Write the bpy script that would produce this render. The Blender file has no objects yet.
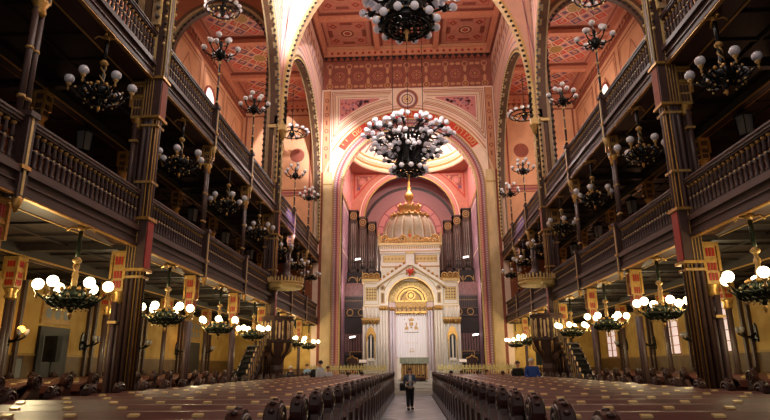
import bpy, math, random
from mathutils import Matrix, Vector
random.seed(7)
PI = math.pi
scn = bpy.context.scene
COL = scn.collection
# ------------------------------------------------------------------ helpers
def lin(c):
    return tuple((v/255/12.92 if v/255 <= .04045 else ((v/255+.055)/1.055)**2.4) for v in c)
def mat(name, c, rough=.6, metal=0, var=0, scale=6, c2=None, bump=0, emit=0, spec=.4, stretch=(1, 1, 1), wave=0):
    m = bpy.data.materials.new(name); m.use_nodes = True
    nt = m.node_tree; b = nt.nodes['Principled BSDF']
    col = lin(c) + (1,)
    b.inputs['Base Color'].default_value = col
    b.inputs['Roughness'].default_value = rough
    b.inputs['Metallic'].default_value = metal
    b.inputs['Specular IOR Level'].default_value = spec
    if emit:
        b.inputs['Emission Color'].default_value = col
        b.inputs['Emission Strength'].default_value = emit
    if var or c2 or bump:
        tc = nt.nodes.new('ShaderNodeTexCoord'); mp = nt.nodes.new('ShaderNodeMapping')
        mp.inputs['Scale'].default_value = stretch
        nt.links.new(tc.outputs['Object'], mp.inputs['Vector'])
        if wave:
            n = nt.nodes.new('ShaderNodeTexWave'); n.inputs['Scale'].default_value = scale
            n.inputs['Distortion'].default_value = wave; n.inputs['Detail'].default_value = 3
            fac = n.outputs['Fac']
        else:
            n = nt.nodes.new('ShaderNodeTexNoise'); n.inputs['Scale'].default_value = scale
            n.inputs['Detail'].default_value = 5; fac = n.outputs['Fac']
        nt.links.new(mp.outputs['Vector'], n.inputs['Vector'])
        if var or c2:
            r = nt.nodes.new('ShaderNodeValToRGB')
            r.color_ramp.elements[0].position = .3; r.color_ramp.elements[1].position = .7
            r.color_ramp.elements[0].color = tuple(v*(1-var) for v in col[:3]) + (1,)
            r.color_ramp.elements[1].color = (lin(c2) + (1,)) if c2 else tuple(min(1, v*(1+var)) for v in col[:3]) + (1,)
            nt.links.new(fac, r.inputs['Fac']); nt.links.new(r.outputs['Color'], b.inputs['Base Color'])
        if bump:
            bp = nt.nodes.new('ShaderNodeBump'); bp.inputs['Strength'].default_value = bump
            nt.links.new(fac, bp.inputs['Height']); nt.links.new(bp.outputs['Normal'], b.inputs['Normal'])
    return m
M = {}
def dm(k, *a, **kw): M[k] = mat(k, *a, **kw)
dm('coral', (190, 118, 98), .7, var=.12, scale=3)
dm('coral_dk', (140, 72, 54), .7, var=.15, scale=4)
dm('coral_beam', (206, 132, 100), .65, var=.1, scale=5)
dm('red', (178, 70, 56), .6, var=.1)
dm('redlac', (158, 34, 22), .4, var=.15)
dm('bright_red', (205, 62, 40), .5)
dm('pink_rose', (196, 112, 98), .7, var=.1)
dm('purple', (112, 70, 92), .6, var=.15)
dm('cream', (226, 196, 160), .6, var=.06)
dm('frieze', (142, 78, 62), .7, var=.15, scale=4)
dm('frieze_gold', (196, 136, 98), .6, var=.08)
dm('wallpink', (236, 206, 182), .7, var=.06, scale=2)
dm('wallbeige', (206, 172, 136), .6, var=.1, scale=2, stretch=(1, 1, .4))
dm('marble', (212, 182, 134), .35, var=.14, scale=2.5, stretch=(1, 1, .5))
dm('sidewall', (214, 172, 150), .7, var=.08, scale=2)
dm('pink', (204, 128, 122), .6, var=.08)
dm('pink_dk', (150, 76, 74), .6, var=.1)
dm('apse', (166, 114, 112), .7, var=.06)
dm('mauve', (158, 120, 132), .6, var=.1)
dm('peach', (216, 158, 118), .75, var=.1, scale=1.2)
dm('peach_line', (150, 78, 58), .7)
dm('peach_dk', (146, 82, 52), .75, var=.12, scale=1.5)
dm('arch_tan', (150, 126, 92), .5, var=.15)
dm('arch_brown', (84, 56, 36), .55, var=.2)
dm('bead', (38, 24, 20), .5)
dm('wood', (62, 42, 39), .5, var=.25, scale=3, stretch=(8, 1, 8))
dm('wood_dk', (30, 20, 18), .6, var=.3, scale=3)
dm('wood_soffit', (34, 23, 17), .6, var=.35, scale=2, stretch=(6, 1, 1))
dm('wood_mid', (72, 51, 46), .45, var=.2, scale=3)
dm('gold', (190, 146, 78), .38, .6, var=.25, scale=14)
dm('gold_matte', (176, 138, 78), .5, .25, var=.25, scale=14)
dm('gold_pale', (206, 176, 116), .5, .2, var=.15, scale=14)
dm('yellow', (206, 170, 96), .7, c2=(178, 136, 62), scale=1.6, bump=.05)
dm('dado', (104, 76, 40), .5, var=.3, scale=2.5)
dm('dark', (14, 11, 10), .5)
dm('iron', (22, 22, 22), .35, .5, var=.3, scale=20)
dm('iron_green', (44, 50, 32), .35, .55, var=.4, scale=24)
dm('globe', (226, 222, 224), .22, spec=.6)
dm('globe_mid', (206, 204, 210), .22, spec=.6)
dm('globe_dim', (190, 186, 190), .22, spec=.6)
dm('globe_lit', (255, 238, 190), .3, emit=9)
dm('globe_glow', (222, 220, 230), .3, emit=.06)
dm('bulb', (255, 170, 70), .3, emit=6)
dm('pew', (84, 47, 41), .38, var=.3, scale=2.5, stretch=(.6, 8, 8), bump=.04)
dm('pew_dk', (58, 32, 26), .28, var=.3, scale=4, bump=.08)
dm('plaque', (240, 212, 146), .3, .4)
dm('white', (232, 222, 208), .5, var=.05, scale=5)
dm('white_lilac', (226, 216, 226), .55, var=.04)
dm('pink_w', (222, 196, 190), .55)
dm('curtain', (236, 230, 232), .6)
dm('dome', (214, 204, 184), .4, var=.08, scale=5)
dm('glass_dome', (184, 172, 150), .35, var=.12, scale=5)
dm('lightstone', (186, 180, 170), .6, var=.1)
dm('cloth', (136, 138, 118), .7, var=.12)
dm('organ', (78, 52, 42), .45, var=.25, scale=4)
dm('pipe', (128, 112, 104), .3, .7, var=.15)
dm('screen', (116, 80, 76), .5, var=.3, scale=6)
dm('sky_glass', (255, 246, 236), .4, emit=1.0)
dm('window_glass', (236, 206, 200), .4, emit=.75)
dm('lantern_glass', (120, 124, 124), .3)
dm('lantern_lit', (255, 190, 170), .3, emit=2.0)
dm('fence', (206, 190, 128), .5, .3, var=.2, scale=9)
dm('carpet', (60, 30, 26), .9, var=.2)
dm('skin', (206, 156, 128), .5)
dm('denim', (72, 88, 112), .8, var=.25, scale=30)
dm('blue', (34, 66, 140), .8, var=.15)
dm('lightblue', (134, 168, 206), .8, var=.1)
dm('lightgrey', (196, 200, 206), .8, var=.08)
dm('black', (16, 15, 17), .7)
dm('navy', (30, 30, 44), .8)
dm('redcloth', (182, 24, 44), .8)
dm('hair_dk', (34, 24, 20), .6)
dm('hair_br', (78, 52, 36), .6)
dm('hair_gr', (190, 184, 176), .6)
dm('grey', (120, 118, 118), .7, var=.1)

def floor_mat():
    m = bpy.data.materials.new('checker_tiles'); m.use_nodes = True
    nt = m.node_tree; b = nt.nodes['Principled BSDF']
    tc = nt.nodes.new('ShaderNodeTexCoord'); mp = nt.nodes.new('ShaderNodeMapping')
    mp.inputs['Rotation'].default_value = (0, 0, PI/4)
    br = nt.nodes.new('ShaderNodeTexBrick'); br.offset = 0
    br.inputs['Scale'].default_value = 1.7
    br.inputs['Brick Width'].default_value = 1; br.inputs['Row Height'].default_value = 1
    br.inputs['Mortar Size'].default_value = .03
    br.inputs['Color1'].default_value = lin((104, 112, 128)) + (1,)
    br.inputs['Color2'].default_value = lin((166, 172, 186)) + (1,)
    br.inputs['Mortar'].default_value = lin((60, 60, 64)) + (1,)
    nt.links.new(tc.outputs['Object'], mp.inputs['Vector']); nt.links.new(mp.outputs['Vector'], br.inputs['Vector'])
    nt.links.new(br.outputs['Color'], b.inputs['Base Color']); b.inputs['Roughness'].default_value = .35
    return m
M['tiles'] = floor_mat()

class MB:
    """collects shapes, builds ONE mesh object"""
    def __init__(s, *mats): s.v = []; s.f = []; s.mi = []; s.sm = []; s.mats = list(mats); s.T = None
    def m(s, k):
        if k is None: return 0
        if k not in s.mats: s.mats.append(k)
        return s.mats.index(k)
    def add(s, vs, fs, k=None, smooth=False):
        o = len(s.v)
        if s.T is not None: vs = [tuple(s.T @ Vector(p)) for p in vs]
        s.v += [tuple(p) for p in vs]; i = s.m(k)
        for f in fs: s.f.append(tuple(a+o for a in f)); s.mi.append(i); s.sm.append(smooth)
        return s
    def box(s, x0, x1, y0, y1, z0, z1, k=None):
        vs = [(x, y, z) for x in (x0, x1) for y in (y0, y1) for z in (z0, z1)]
        return s.add(vs, [(0, 1, 3, 2), (4, 6, 7, 5), (0, 4, 5, 1), (2, 3, 7, 6), (0, 2, 6, 4), (1, 5, 7, 3)], k)
    def lathe(s, prof, c=(0, 0, 0), n=12, k=None, smooth=True, a0=0, a1=2*PI, sy=1, cap=True):
        full = abs(a1-a0-2*PI) < 1e-6; nn = n if full else n+1; vs = []
        for r, z in prof:
            for i in range(nn):
                a = a0+(a1-a0)*i/n; vs.append((c[0]+r*math.cos(a), c[1]+r*math.sin(a)*sy, c[2]+z))
        fs = []
        for j in range(len(prof)-1):
            for i in range(n):
                p = j*nn+i; q = j*nn+(i+1) % nn; fs.append((p, q, q+nn, p+nn))
        if full and cap:
            if prof[0][0] > 1e-4: fs.append(tuple(range(nn))[::-1])
            if prof[-1][0] > 1e-4: fs.append(tuple((len(prof)-1)*nn+i for i in range(nn)))
        return s.add(vs, fs, k, smooth)
    def cyl(s, x, y, z0, z1, r, n=10, k=None, r1=None): return s.lathe([(r, z0), (r if r1 is None else r1, z1)], (x, y, 0), n, k)
    def ball(s, c, r, k=None, n=12, m=8, sz=1):
        return s.lathe([(max(1e-5, r*math.sin(PI*j/m)), -r*sz*math.cos(PI*j/m)) for j in range(m+1)], c, n, k)
    def tube(s, pts, r, n=6, k=None, smooth=True, closed=False):
        pts = [Vector(p) for p in pts]; N = len(pts); vs = []; rr = r if isinstance(r, (list, tuple)) else [r]*N
        up = Vector((0, 0, 1)); prev = None
        for i, p in enumerate(pts):
            t = (pts[(i+1) % N]-pts[i-1]) if closed else (pts[min(i+1, N-1)]-pts[max(i-1, 0)])
            t.normalize()
            a = prev if prev is not None else (up if abs(t.z) < .9 else Vector((1, 0, 0)))
            a = (a - t*a.dot(t)).normalized(); prev = a; b = t.cross(a)
            for j in range(n):
                an = 2*PI*j/n; vs.append(p + (a*math.cos(an)+b*math.sin(an))*rr[i])
        fs = [(i*n+j, i*n+(j+1) % n, (i+1)*n+(j+1) % n, (i+1)*n+j) for i in range(N-1) for j in range(n)]
        if closed: fs += [((N-1)*n+j, (N-1)*n+(j+1) % n, (j+1) % n, j) for j in range(n)]
        else: fs += [tuple(range(n))[::-1], tuple((N-1)*n+j for j in range(n))]
        return s.add(vs, fs, k, smooth)
    def prism(s, poly, d0, d1, ax='y', k=None, smooth=False):
        """poly in the two other axes, extruded d0..d1 along ax"""
        def P(a, b, d): return {'x': (d, a, b), 'y': (a, d, b), 'z': (a, b, d)}[ax]
        n = len(poly); vs = [P(a, b, d0) for a, b in poly]+[P(a, b, d1) for a, b in poly]
        return s.add(vs, [tuple(range(n)), tuple(range(n, 2*n))[::-1]]+[(i, (i+1) % n, n+(i+1) % n, n+i) for i in range(n)], k, smooth)
    def poly(s, pts, k=None): return s.add(pts, [tuple(range(len(pts)))], k)
    def build(s, name, parent=None, loc=None, rotz=0):
        me = bpy.data.meshes.new(name); me.from_pydata(s.v, [], s.f)
        for k in s.mats: me.materials.append(M[k])
        me.polygons.foreach_set('material_index', s.mi); me.polygons.foreach_set('use_smooth', s.sm)
        me.update()
        o = bpy.data.objects.new(name, me); COL.objects.link(o)
        if parent: o.parent = parent
        if loc: o.location = loc
        o.rotation_euler[2] = rotz
        return o
# flat inlays on a plane: f(u,v,d)->xyz
class Deco:
    def __init__(s, mb, f): s.mb = mb; s.f = f
    def poly(s, pts, k, d=.01): s.mb.poly([s.f(u, v, d) for u, v in pts], k)
    def rect(s, u0, u1, v0, v1, k, d=.01): s.poly([(u0, v0), (u1, v0), (u1, v1), (u0, v1)], k, d)
    def frame(s, u0, u1, v0, v1, w, k, d=.012):
        s.rect(u0, u1, v0, v0+w, k, d); s.rect(u0, u1, v1-w, v1, k, d); s.rect(u0, u0+w, v0+w, v1-w, k, d); s.rect(u1-w, u1, v0+w, v1-w, k, d)
    def disc(s, u, v, r, k, d=.012, n=16, r0=0, a0=0, ph=0):
        if r0 <= 0: s.poly([(u+r*math.cos(2*PI*i/n+ph), v+r*math.sin(2*PI*i/n+ph)) for i in range(n)], k, d)
        else: s.ring(u, v, r0, r, 0, 2*PI, k, d, n)
    def ring(s, u, v, r0, r1, a0, a1, k, d=.012, n=24):
        for i in range(n):
            a = a0+(a1-a0)*i/n; b = a0+(a1-a0)*(i+1)/n
            s.poly([(u+r0*math.cos(a), v+r0*math.sin(a)), (u+r1*math.cos(a), v+r1*math.sin(a)), (u+r1*math.cos(b), v+r1*math.sin(b)), (u+r0*math.cos(b), v+r0*math.sin(b))], k, d)
    def line(s, a, b, w, k, d=.014):
        dx, dy = b[0]-a[0], b[1]-a[1]; L = math.hypot(dx, dy) or 1; nx, ny = -dy/L*w/2, dx/L*w/2
        s.poly([(a[0]+nx, a[1]+ny), (b[0]+nx, b[1]+ny), (b[0]-nx, b[1]-ny), (a[0]-nx, a[1]-ny)], k, d)
    def loz(s, u, v, a, b, k, d=.014): s.poly([(u-a, v), (u, v-b), (u+a, v), (u, v+b)], k, d)
def structure(o): o['kind'] = 'structure'; return o
def tag(o, label, cat, group=None, kind='thing'):
    o['label'] = label; o['category'] = cat; o['kind'] = kind
    if group: o['group'] = group
    return o
def thing(name, label, cat, loc=(0, 0, 0), rotz=0, group=None):
    o = bpy.data.objects.new(name, None); o.empty_display_size = .2; COL.objects.link(o)
    o.location = loc; o.rotation_euler[2] = rotz
    return tag(o, label, cat, group)
def dup(root, loc, rotz, label):
    kids = KID[root.name] if root.name in KID else list(root.children)
    KID[root.name] = kids
    r = root.copy(); COL.objects.link(r); r.location = loc; r.rotation_euler = (0, 0, rotz); r['label'] = label
    for ch in kids:
        c = ch.copy(); COL.objects.link(c); c.parent = r
        gk = KID.get(ch.name)
        if gk is None: gk = KID[ch.name] = list(ch.children)
        for g in gk:
            d = g.copy(); COL.objects.link(d); d.parent = c
    return r
KID = {}
def cp(o, parent, loc=None, rot=None):      # a copy of a part that shares its mesh
    c = o.copy(); COL.objects.link(c); c.parent = parent
    if loc is not None: c.location = loc
    if rot is not None: c.rotation_euler = rot
    return c
ORD = ['first', 'second', 'third', 'fourth', 'fifth', 'sixth', 'seventh', 'eighth', 'ninth', 'tenth', 'eleventh', 'twelfth',
       'thirteenth', 'fourteenth', 'fifteenth', 'sixteenth', 'seventeenth', 'eighteenth', 'nineteenth', 'twentieth',
       'twenty-first', 'twenty-second', 'twenty-third', 'twenty-fourth', 'twenty-fifth', 'twenty-sixth', 'twenty-seventh',
       'twenty-eighth', 'twenty-ninth', 'thirtieth', 'thirty-first', 'thirty-second']
SIDE = {-1: 'left', 1: 'right'}
BAY = 4.45; XN = 6.5; XW = 12.5; YE = 40.1; ZC = 25.75; ZA = 21.3
YK = [BAY*k for k in range(10)]
GIANT = (0, 3, 6, 9)

# ------------------------------------------------------------------ camera
cam = bpy.data.cameras.new('camera'); co = bpy.data.objects.new('camera', cam); COL.objects.link(co)
p, y, r = [math.radians(a) for a in (15.25, 2.6, -.36)]
F = Vector((-math.sin(y)*math.cos(p), math.cos(y)*math.cos(p), math.sin(p)))
R0 = Vector((math.cos(y), math.sin(y), 0)); U0 = R0.cross(F)
R1 = R0*math.cos(r)+U0*math.sin(r); U1 = -R0*math.sin(r)+U0*math.cos(r)
mx = Matrix((R1, U1, -F)).transposed().to_4x4(); mx.translation = (.07, 0, 1.7)
co.matrix_world = mx
cam.sensor_width = 36; cam.lens = 36*575/770; cam.clip_start = .05; cam.clip_end = 200
scn.camera = co

# ------------------------------------------------------------------ floors and outer shell
YB = -1.0
m = MB('tiles'); m.box(-1.16, 1.16, YB, 41, -.1, 0); structure(m.build('floor'))
m = MB('carpet')
for s in (-1, 1): m.box(min(s*1.16, s*6.9), max(s*1.16, s*6.9), YB, 37.2, -.1, .03)
structure(m.build('floor_nave'))
for s in (-1, 1):
    m = MB('carpet'); m.box(min(s*6.9, s*XW), max(s*6.9, s*XW), YB, YE, -.1, .17); structure(m.build('floor_'+SIDE[s]))

def arch_wall(mb, c, R, spring, u0, u1, v0, v1, d0, d1, f, k, kin=None, n=28, Rv=None):
    """wall u0..u1 x v0..v1 with an arched opening, thickness d0..d1; f(u,v,d)->xyz"""
    Rv = Rv or R
    pts = [(c-R*math.cos(PI*i/n), spring+Rv*math.sin(PI*i/n)) for i in range(n+1)]
    for d in (d0, d1):
        for (a, b), (e, g) in zip(pts, pts[1:]): mb.poly([f(a, b, d), f(e, g, d), f(e, v1, d), f(a, v1, d)], k)
        for a, b in ((u0, c-R), (c+R, u1)):
            if b-a > 1e-3: mb.poly([f(a, v0, d), f(b, v0, d), f(b, v1, d), f(a, v1, d)], k)
    full = [(c-R, v0)]+pts+[(c+R, v0)]
    for a, b in zip(full, full[1:]): mb.poly([f(*a, d0), f(*b, d0), f(*b, d1), f(*a, d1)], kin or k)
def arc_pts(c, R, spring, v0, n=28, Rv=None, legs=0):
    Rv = Rv or R
    pts = [(c-R*math.cos(PI*i/n), spring+Rv*math.sin(PI*i/n)) for i in range(n+1)]
    if spring > v0:
        L = max(1, legs)
        pts = [(c-R, v0+(spring-v0)*i/L) for i in range(L)]+pts+[(c+R, spring-(spring-v0)*(i+1)/L) for i in range(L)]
    return pts
def sweep(mb, pts, w, d0, d1, f, k, side=1):
    """rectangular band following pts, width w outward (+) from the curve"""
    N = len(pts); out = []
    for i, (a, b) in enumerate(pts):
        p0 = pts[max(0, i-1)]; p1 = pts[min(N-1, i+1)]; dx, dy = p1[0]-p0[0], p1[1]-p0[1]; L = math.hypot(dx, dy)
        out.append((a-dy/L*w*side, b+dx/L*w*side))
    for i in range(N-1):
        a, b, c_, d_ = pts[i], pts[i+1], out[i+1], out[i]
        mb.poly([f(*a, d1), f(*b, d1), f(*c_, d1), f(*d_, d1)], k)
        mb.poly([f(*a, d0), f(*b, d0), f(*b, d1), f(*a, d1)], k); mb.poly([f(*d_, d0), f(*c_, d0), f(*c_, d1), f(*d_, d1)], k)
def beads(mb, pts, step, r, d, f, k, flat=.6):
    """small knobs spaced evenly along a curve"""
    acc = 0; nxt = 0
    for (a, b), (c_, e) in zip(pts, pts[1:]):
        L = math.hypot(c_-a, e-b)
        while nxt <= acc+L:
            t = (nxt-acc)/L if L else 0; u, v = a+(c_-a)*t, b+(e-b)*t
            ring = [f(u+r*math.cos(q*PI/3), v+r*math.sin(q*PI/3), d) for q in range(6)]; top = f(u, v, d+r*flat)
            mb.add(ring+[top], [(q, (q+1) % 6, 6) for q in range(6)], k, True)
            nxt += step
        acc += L

# outer walls, level by level
WINY = [BAY*(k+.5) for k in range(9)]
for s in (-1, 1):
    f = lambda u, v, d, s=s: (s*(XW-d), u, v)
    m = MB('yellow')
    m.box(min(s*XW, s*(XW+.3)), max(s*XW, s*(XW+.3)), YB, 46, 0, ZA+.5, 'peach')
    D = Deco(m, f)
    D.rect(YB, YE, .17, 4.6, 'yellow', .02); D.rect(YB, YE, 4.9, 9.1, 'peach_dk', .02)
    D.rect(YB, YE, .17, 2.15, 'dado', .035); D.rect(YB, YE, 2.12, 2.2, 'gold_matte', .05)
    # upper aisle wall: painted frames and a scalloped cornice
    for k in range(9):
        a, b = YK[k]+.25, YK[k+1]-.25
        D.frame(a, b, 10, 19.9, .1, 'peach_line', .02); D.frame(a+.25, b-.25, 10, 19.6, .05, 'peach_line', .02)
        D.line((a, 16), ((a+b)/2, 19.2), .06, 'peach_line', .022); D.line((b, 16), ((a+b)/2, 19.2), .06, 'peach_line', .022)
    m.box(min(s*(XW-.35), s*XW), max(s*(XW-.35), s*XW), YB, YE, 20.75, ZA, 'coral_beam')
    m.box(min(s*(XW-.15), s*XW), max(s*(XW-.15), s*XW), YB, YE, 20.2, 20.35, 'coral_dk')
    for i in range(int(YE/.45)):
        D.poly([(i*.45, 20.78), (i*.45+.42, 20.78), (i*.45+.21, 20.38)], 'coral_dk', .13)
    structure(m.build('wall_'+SIDE[s]))
wn = 0
for s in (-1, 1):
    for k in (3, 7):
        wn += 1
        c = WINY[k]-(.7 if s < 0 else -.3); f = lambda u, v, d, s=s, c=c: (s*(XW-d), c+u, v)
        m = MB('sky_glass'); D = Deco(m, f); R = .8
        D.poly([(-R, 15.4), (R, 15.4)]+[(R*math.cos(PI*i/12), 18.0+R*math.sin(PI*i/12)) for i in range(13)], 'sky_glass', .03)
        sweep(m, arc_pts(0, R, 18.0, 15.4), .14, 0, .1, f, 'coral_dk', 1)
        for q in (-.2, .2): D.line((q, 15.4), (q, 18.5), .03, 'coral_dk', .05)
        for q in range(5): D.line((-R, 15.8+q*.55), (R, 15.8+q*.55), .02, 'coral_dk', .05)
        structure(m.build('window_%d' % wn))
# ------------------------------------------------------------------ lower outer wall : doors, tall windows, pilaster strips
dn = 0
for s in (-1, 1):
    for k, c in (((3, 19.95), (5, 33.2)) if s < 0 else ((3, 23.7), (4, 28.7), (6, 37.3))):
        f = lambda u, v, d, s=s: (s*(XW-d), u, v)
        if s == -1:
            dn += 1; m = MB('dark'); D = Deco(m, f)
            m.box(-XW, -XW+.12, c-.85, c+.85, .17, 3.1)
            for a in (-.78, .06):
                for v0, v1 in ((.35, 1.3), (1.45, 2.9)): D.frame(c+a+.08, c+a+.66, v0, v1, .05, 'wood_dk', .13)
            dd = structure(m.build('door_%d' % dn))
            h = MB('gold'); h.box(-XW+.12, -XW+.18, c-.06, c-.02, 1.1, 1.35); h.build('door_handle', dd)
            wn += 1; m = MB('dado'); D = Deco(m, f)
            m.box(-XW, -XW+.1, c-.85, c+.85, 3.2, 4.35, 'gold_matte')
            for q in range(3):
                for w in range(2): D.disc(c-.5+q*.5, 3.55+w*.45, .19, 'lantern_glass', .11, 12)
            structure(m.build('window_%d' % wn))
        elif s == 1:
            wn += 1; m = MB('window_glass'); D = Deco(m, f)
            for q in ((-.42, .42) if k != 3 else (0,)):
                D.rect(c+q-.34, c+q+.34, 2.2, 4.3, 'window_glass', .06)
                D.frame(c+q-.4, c+q+.4, 2.15, 4.36, .07, 'dado', .08)
                for w in range(4): D.line((c+q-.34, 2.6+w*.42), (c+q+.34, 2.6+w*.42), .03, 'wood_mid', .085)
            structure(m.build('window_%d' % wn))
tn = 0
def trim(mb):
    global tn; tn += 1; return structure(mb.build('trim_%d' % tn))
for s in (-1, 1):
    m = MB('wood_mid')
    for k in range(1, 10):
        for o in (-.22, .22): m.box(min(s*XW, s*(XW-.14)), max(s*XW, s*(XW-.14)), YK[k]+o-.07, YK[k]+o+.07, .17, 4.6)
    trim(m)
# aisle end walls
for s in (-1, 1):
    m = MB('yellow'); x0, x1 = sorted((s*6.9, s*XW))
    m.box(x0, x1, YE, YE+.3, 0, ZA, 'peach')
    f = lambda u, v, d, s=s: (s*u, YE-d, v); D = Deco(m, f)
    D.rect(6.9, XW, 0, 4.6, 'yellow', .02); D.rect(6.9, XW, 4.9, 9, 'peach_dk', .02); D.rect(6.9, XW, 0, 1.6, 'dado', .03)
    D.frame(7.25, XW-.15, 14.2, 20.3, .13, 'peach_line', .02); D.frame(7.25, XW-.15, 9.6, 13.9, .1, 'peach_line', .02)
    D.rect(7.0, XW, 13.95, 14.15, 'pink_dk', .02)
    D.disc(8.3, 17.0, .55, 'coral_dk', .015, 20)
    structure(m.build('wall_aisle_'+SIDE[s]))
    m = MB('coral_beam'); m.box(x0, x1, YE-.25, YE, 20.75, ZA); D.rect(6.9, XW, 20.35, 20.5, 'red', .1)
    for i in range(14): D2 = Deco(m, f); D2.poly([(7+i*.4, 20.78), (7.37+i*.4, 20.78), (7.18+i*.4, 20.4)], 'coral_dk', .12); D2.disc(7.18+i*.4, 20.9, .07, 'redlac', .26, 8)
    trim(m)

# ------------------------------------------------------------------ ceilings
m = MB('coral'); m.box(-7, 7, YB, 41, ZC, ZC+.3)
f = lambda u, v, d: (u, v, ZC-d); D = Deco(m, f)
XB = [-6.5, -2.25, 2.25, 6.5]
for k in range(9):
    for c in range(3):
        u0, u1 = XB[c]+.28, XB[c+1]-.28; v0, v1 = YK[k]+.28, YK[k+1]-.28; uc, vc = (u0+u1)/2, (v0+v1)/2
        D.frame(u0, u1, v0, v1, .16, 'coral_dk', .01); D.frame(u0+.3, u1-.3, v0+.3, v1-.3, .07, 'frieze_gold', .012)
        D.frame(u0+.5, u1-.5, v0+.5, v1-.5, .05, 'red', .012)
        D.disc(uc, vc, .62, 'frieze_gold', .012, 16, .54); D.disc(uc, vc, .5, 'coral_dk', .013, 16); D.disc(uc, vc, .34, 'cream', .014, 8, .26); D.disc(uc, vc, .2, 'red', .016, 8)
        for a in range(8): D.loz(uc+.42*math.cos(a*PI/4), vc+.42*math.sin(a*PI/4), .07, .07, 'red', .018)
        for a in (-1, 1):
            for b in (-1, 1):
                D.loz(uc+a*.95, vc+b*.95, .34, .34, 'red', .013); D.loz(uc+a*.95, vc+b*.95, .22, .22, 'coral_dk', .014); D.loz(uc+a*.95, vc+b*.95, .1, .1, 'frieze_gold', .016)
                D.line((uc+a*.3, vc+b*.55), (uc+a*.9, vc+b*1.4), .05, 'frieze_gold'); D.line((uc+a*.55, vc+b*.3), (uc+a*1.4, vc+b*.9), .05, 'frieze_gold')
            D.rect(uc+a*1.25-.16, uc+a*1.25+.16, vc-.45, vc+.45, 'coral_dk', .012); D.rect(uc-.45, uc+.45, vc+a*1.25-.16, vc+a*1.25+.16, 'coral_dk', .012)
structure(m.build('ceiling'))
m = MB('coral_beam')
for x in (-2.25, 2.25):
    m.box(x-.2, x+.2, YB, YE, ZC-.35, ZC); m.box(x-.26, x+.26, YB, YE, ZC-.08, ZC-.001, 'coral_dk')
for yk in YK[1:9]:
    m.box(-6.5, 6.5, yk-.2, yk+.2, ZC-.34, ZC); m.box(-6.5, 6.5, yk-.26, yk+.26, ZC-.08, ZC-.002, 'coral_dk')
trim(m)
for s in (-1, 1):       # aisle ceilings with diagonal star coffers
    m = MB('coral'); x0, x1 = sorted((s*6.9, s*XW)); m.box(x0, x1, YB, YE, ZA, ZA+.2, 'coral')
    f = lambda u, v, d, s=s: (s*u, v, ZA-d); D = Deco(m, f)
    for k in range(9):
        u0, u1 = 7.2, XW-.5; v0, v1 = YK[k]+.35, YK[k+1]-.35; uc, vc = (u0+u1)/2, (v0+v1)/2
        D.frame(u0, u1, v0, v1, .1, 'coral_dk', .01); D.frame(u0+.2, u1-.2, v0+.15, v1-.15, .05, 'frieze_gold', .011)
        D.rect(u0+.32, u1-.32, v0+.27, v1-.27, 'pink_rose', .0105)
        q = .7
        for i in range(-4, 5):
            for j in range(-4, 5):
                a, b = uc+(i-j)*q*.62, vc+(i+j)*q*.62
                if abs(a-uc) < (u1-u0)/2-.4 and abs(b-vc) < (v1-v0)/2-.3:
                    D.loz(a, b, .42, .42, 'cream', .012); D.loz(a, b, .38, .38, ('purple', 'bright_red', 'pink', 'red')[(i+2*j) % 4], .014); D.loz(a, b, .2, .2, ('coral', 'coral', 'purple', 'frieze_gold')[(i+2*j) % 4], .016)
        D.disc(uc, vc, .5, 'cream', .018, 8, .44); D.disc(uc, vc, .42, 'gold_matte', .018, 8)
        for a in range(8): D.line((uc+.2*math.cos(a*PI/4), vc+.2*math.sin(a*PI/4)), (uc+1.5*math.cos(a*PI/4+.3), vc+1.3*math.sin(a*PI/4+.3)), .05, 'cream', .018)
    structure(m.build('ceiling_'+SIDE[s]))
    m = MB('coral_beam')
    for yk in YK[1:9]:
        m.box(x0, x1, yk-.2, yk+.2, ZA-.35, ZA); m.box(x0, x1, yk-.32, yk+.32, ZA-.1, ZA-.002, 'coral_dk')
    trim(m)

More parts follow.
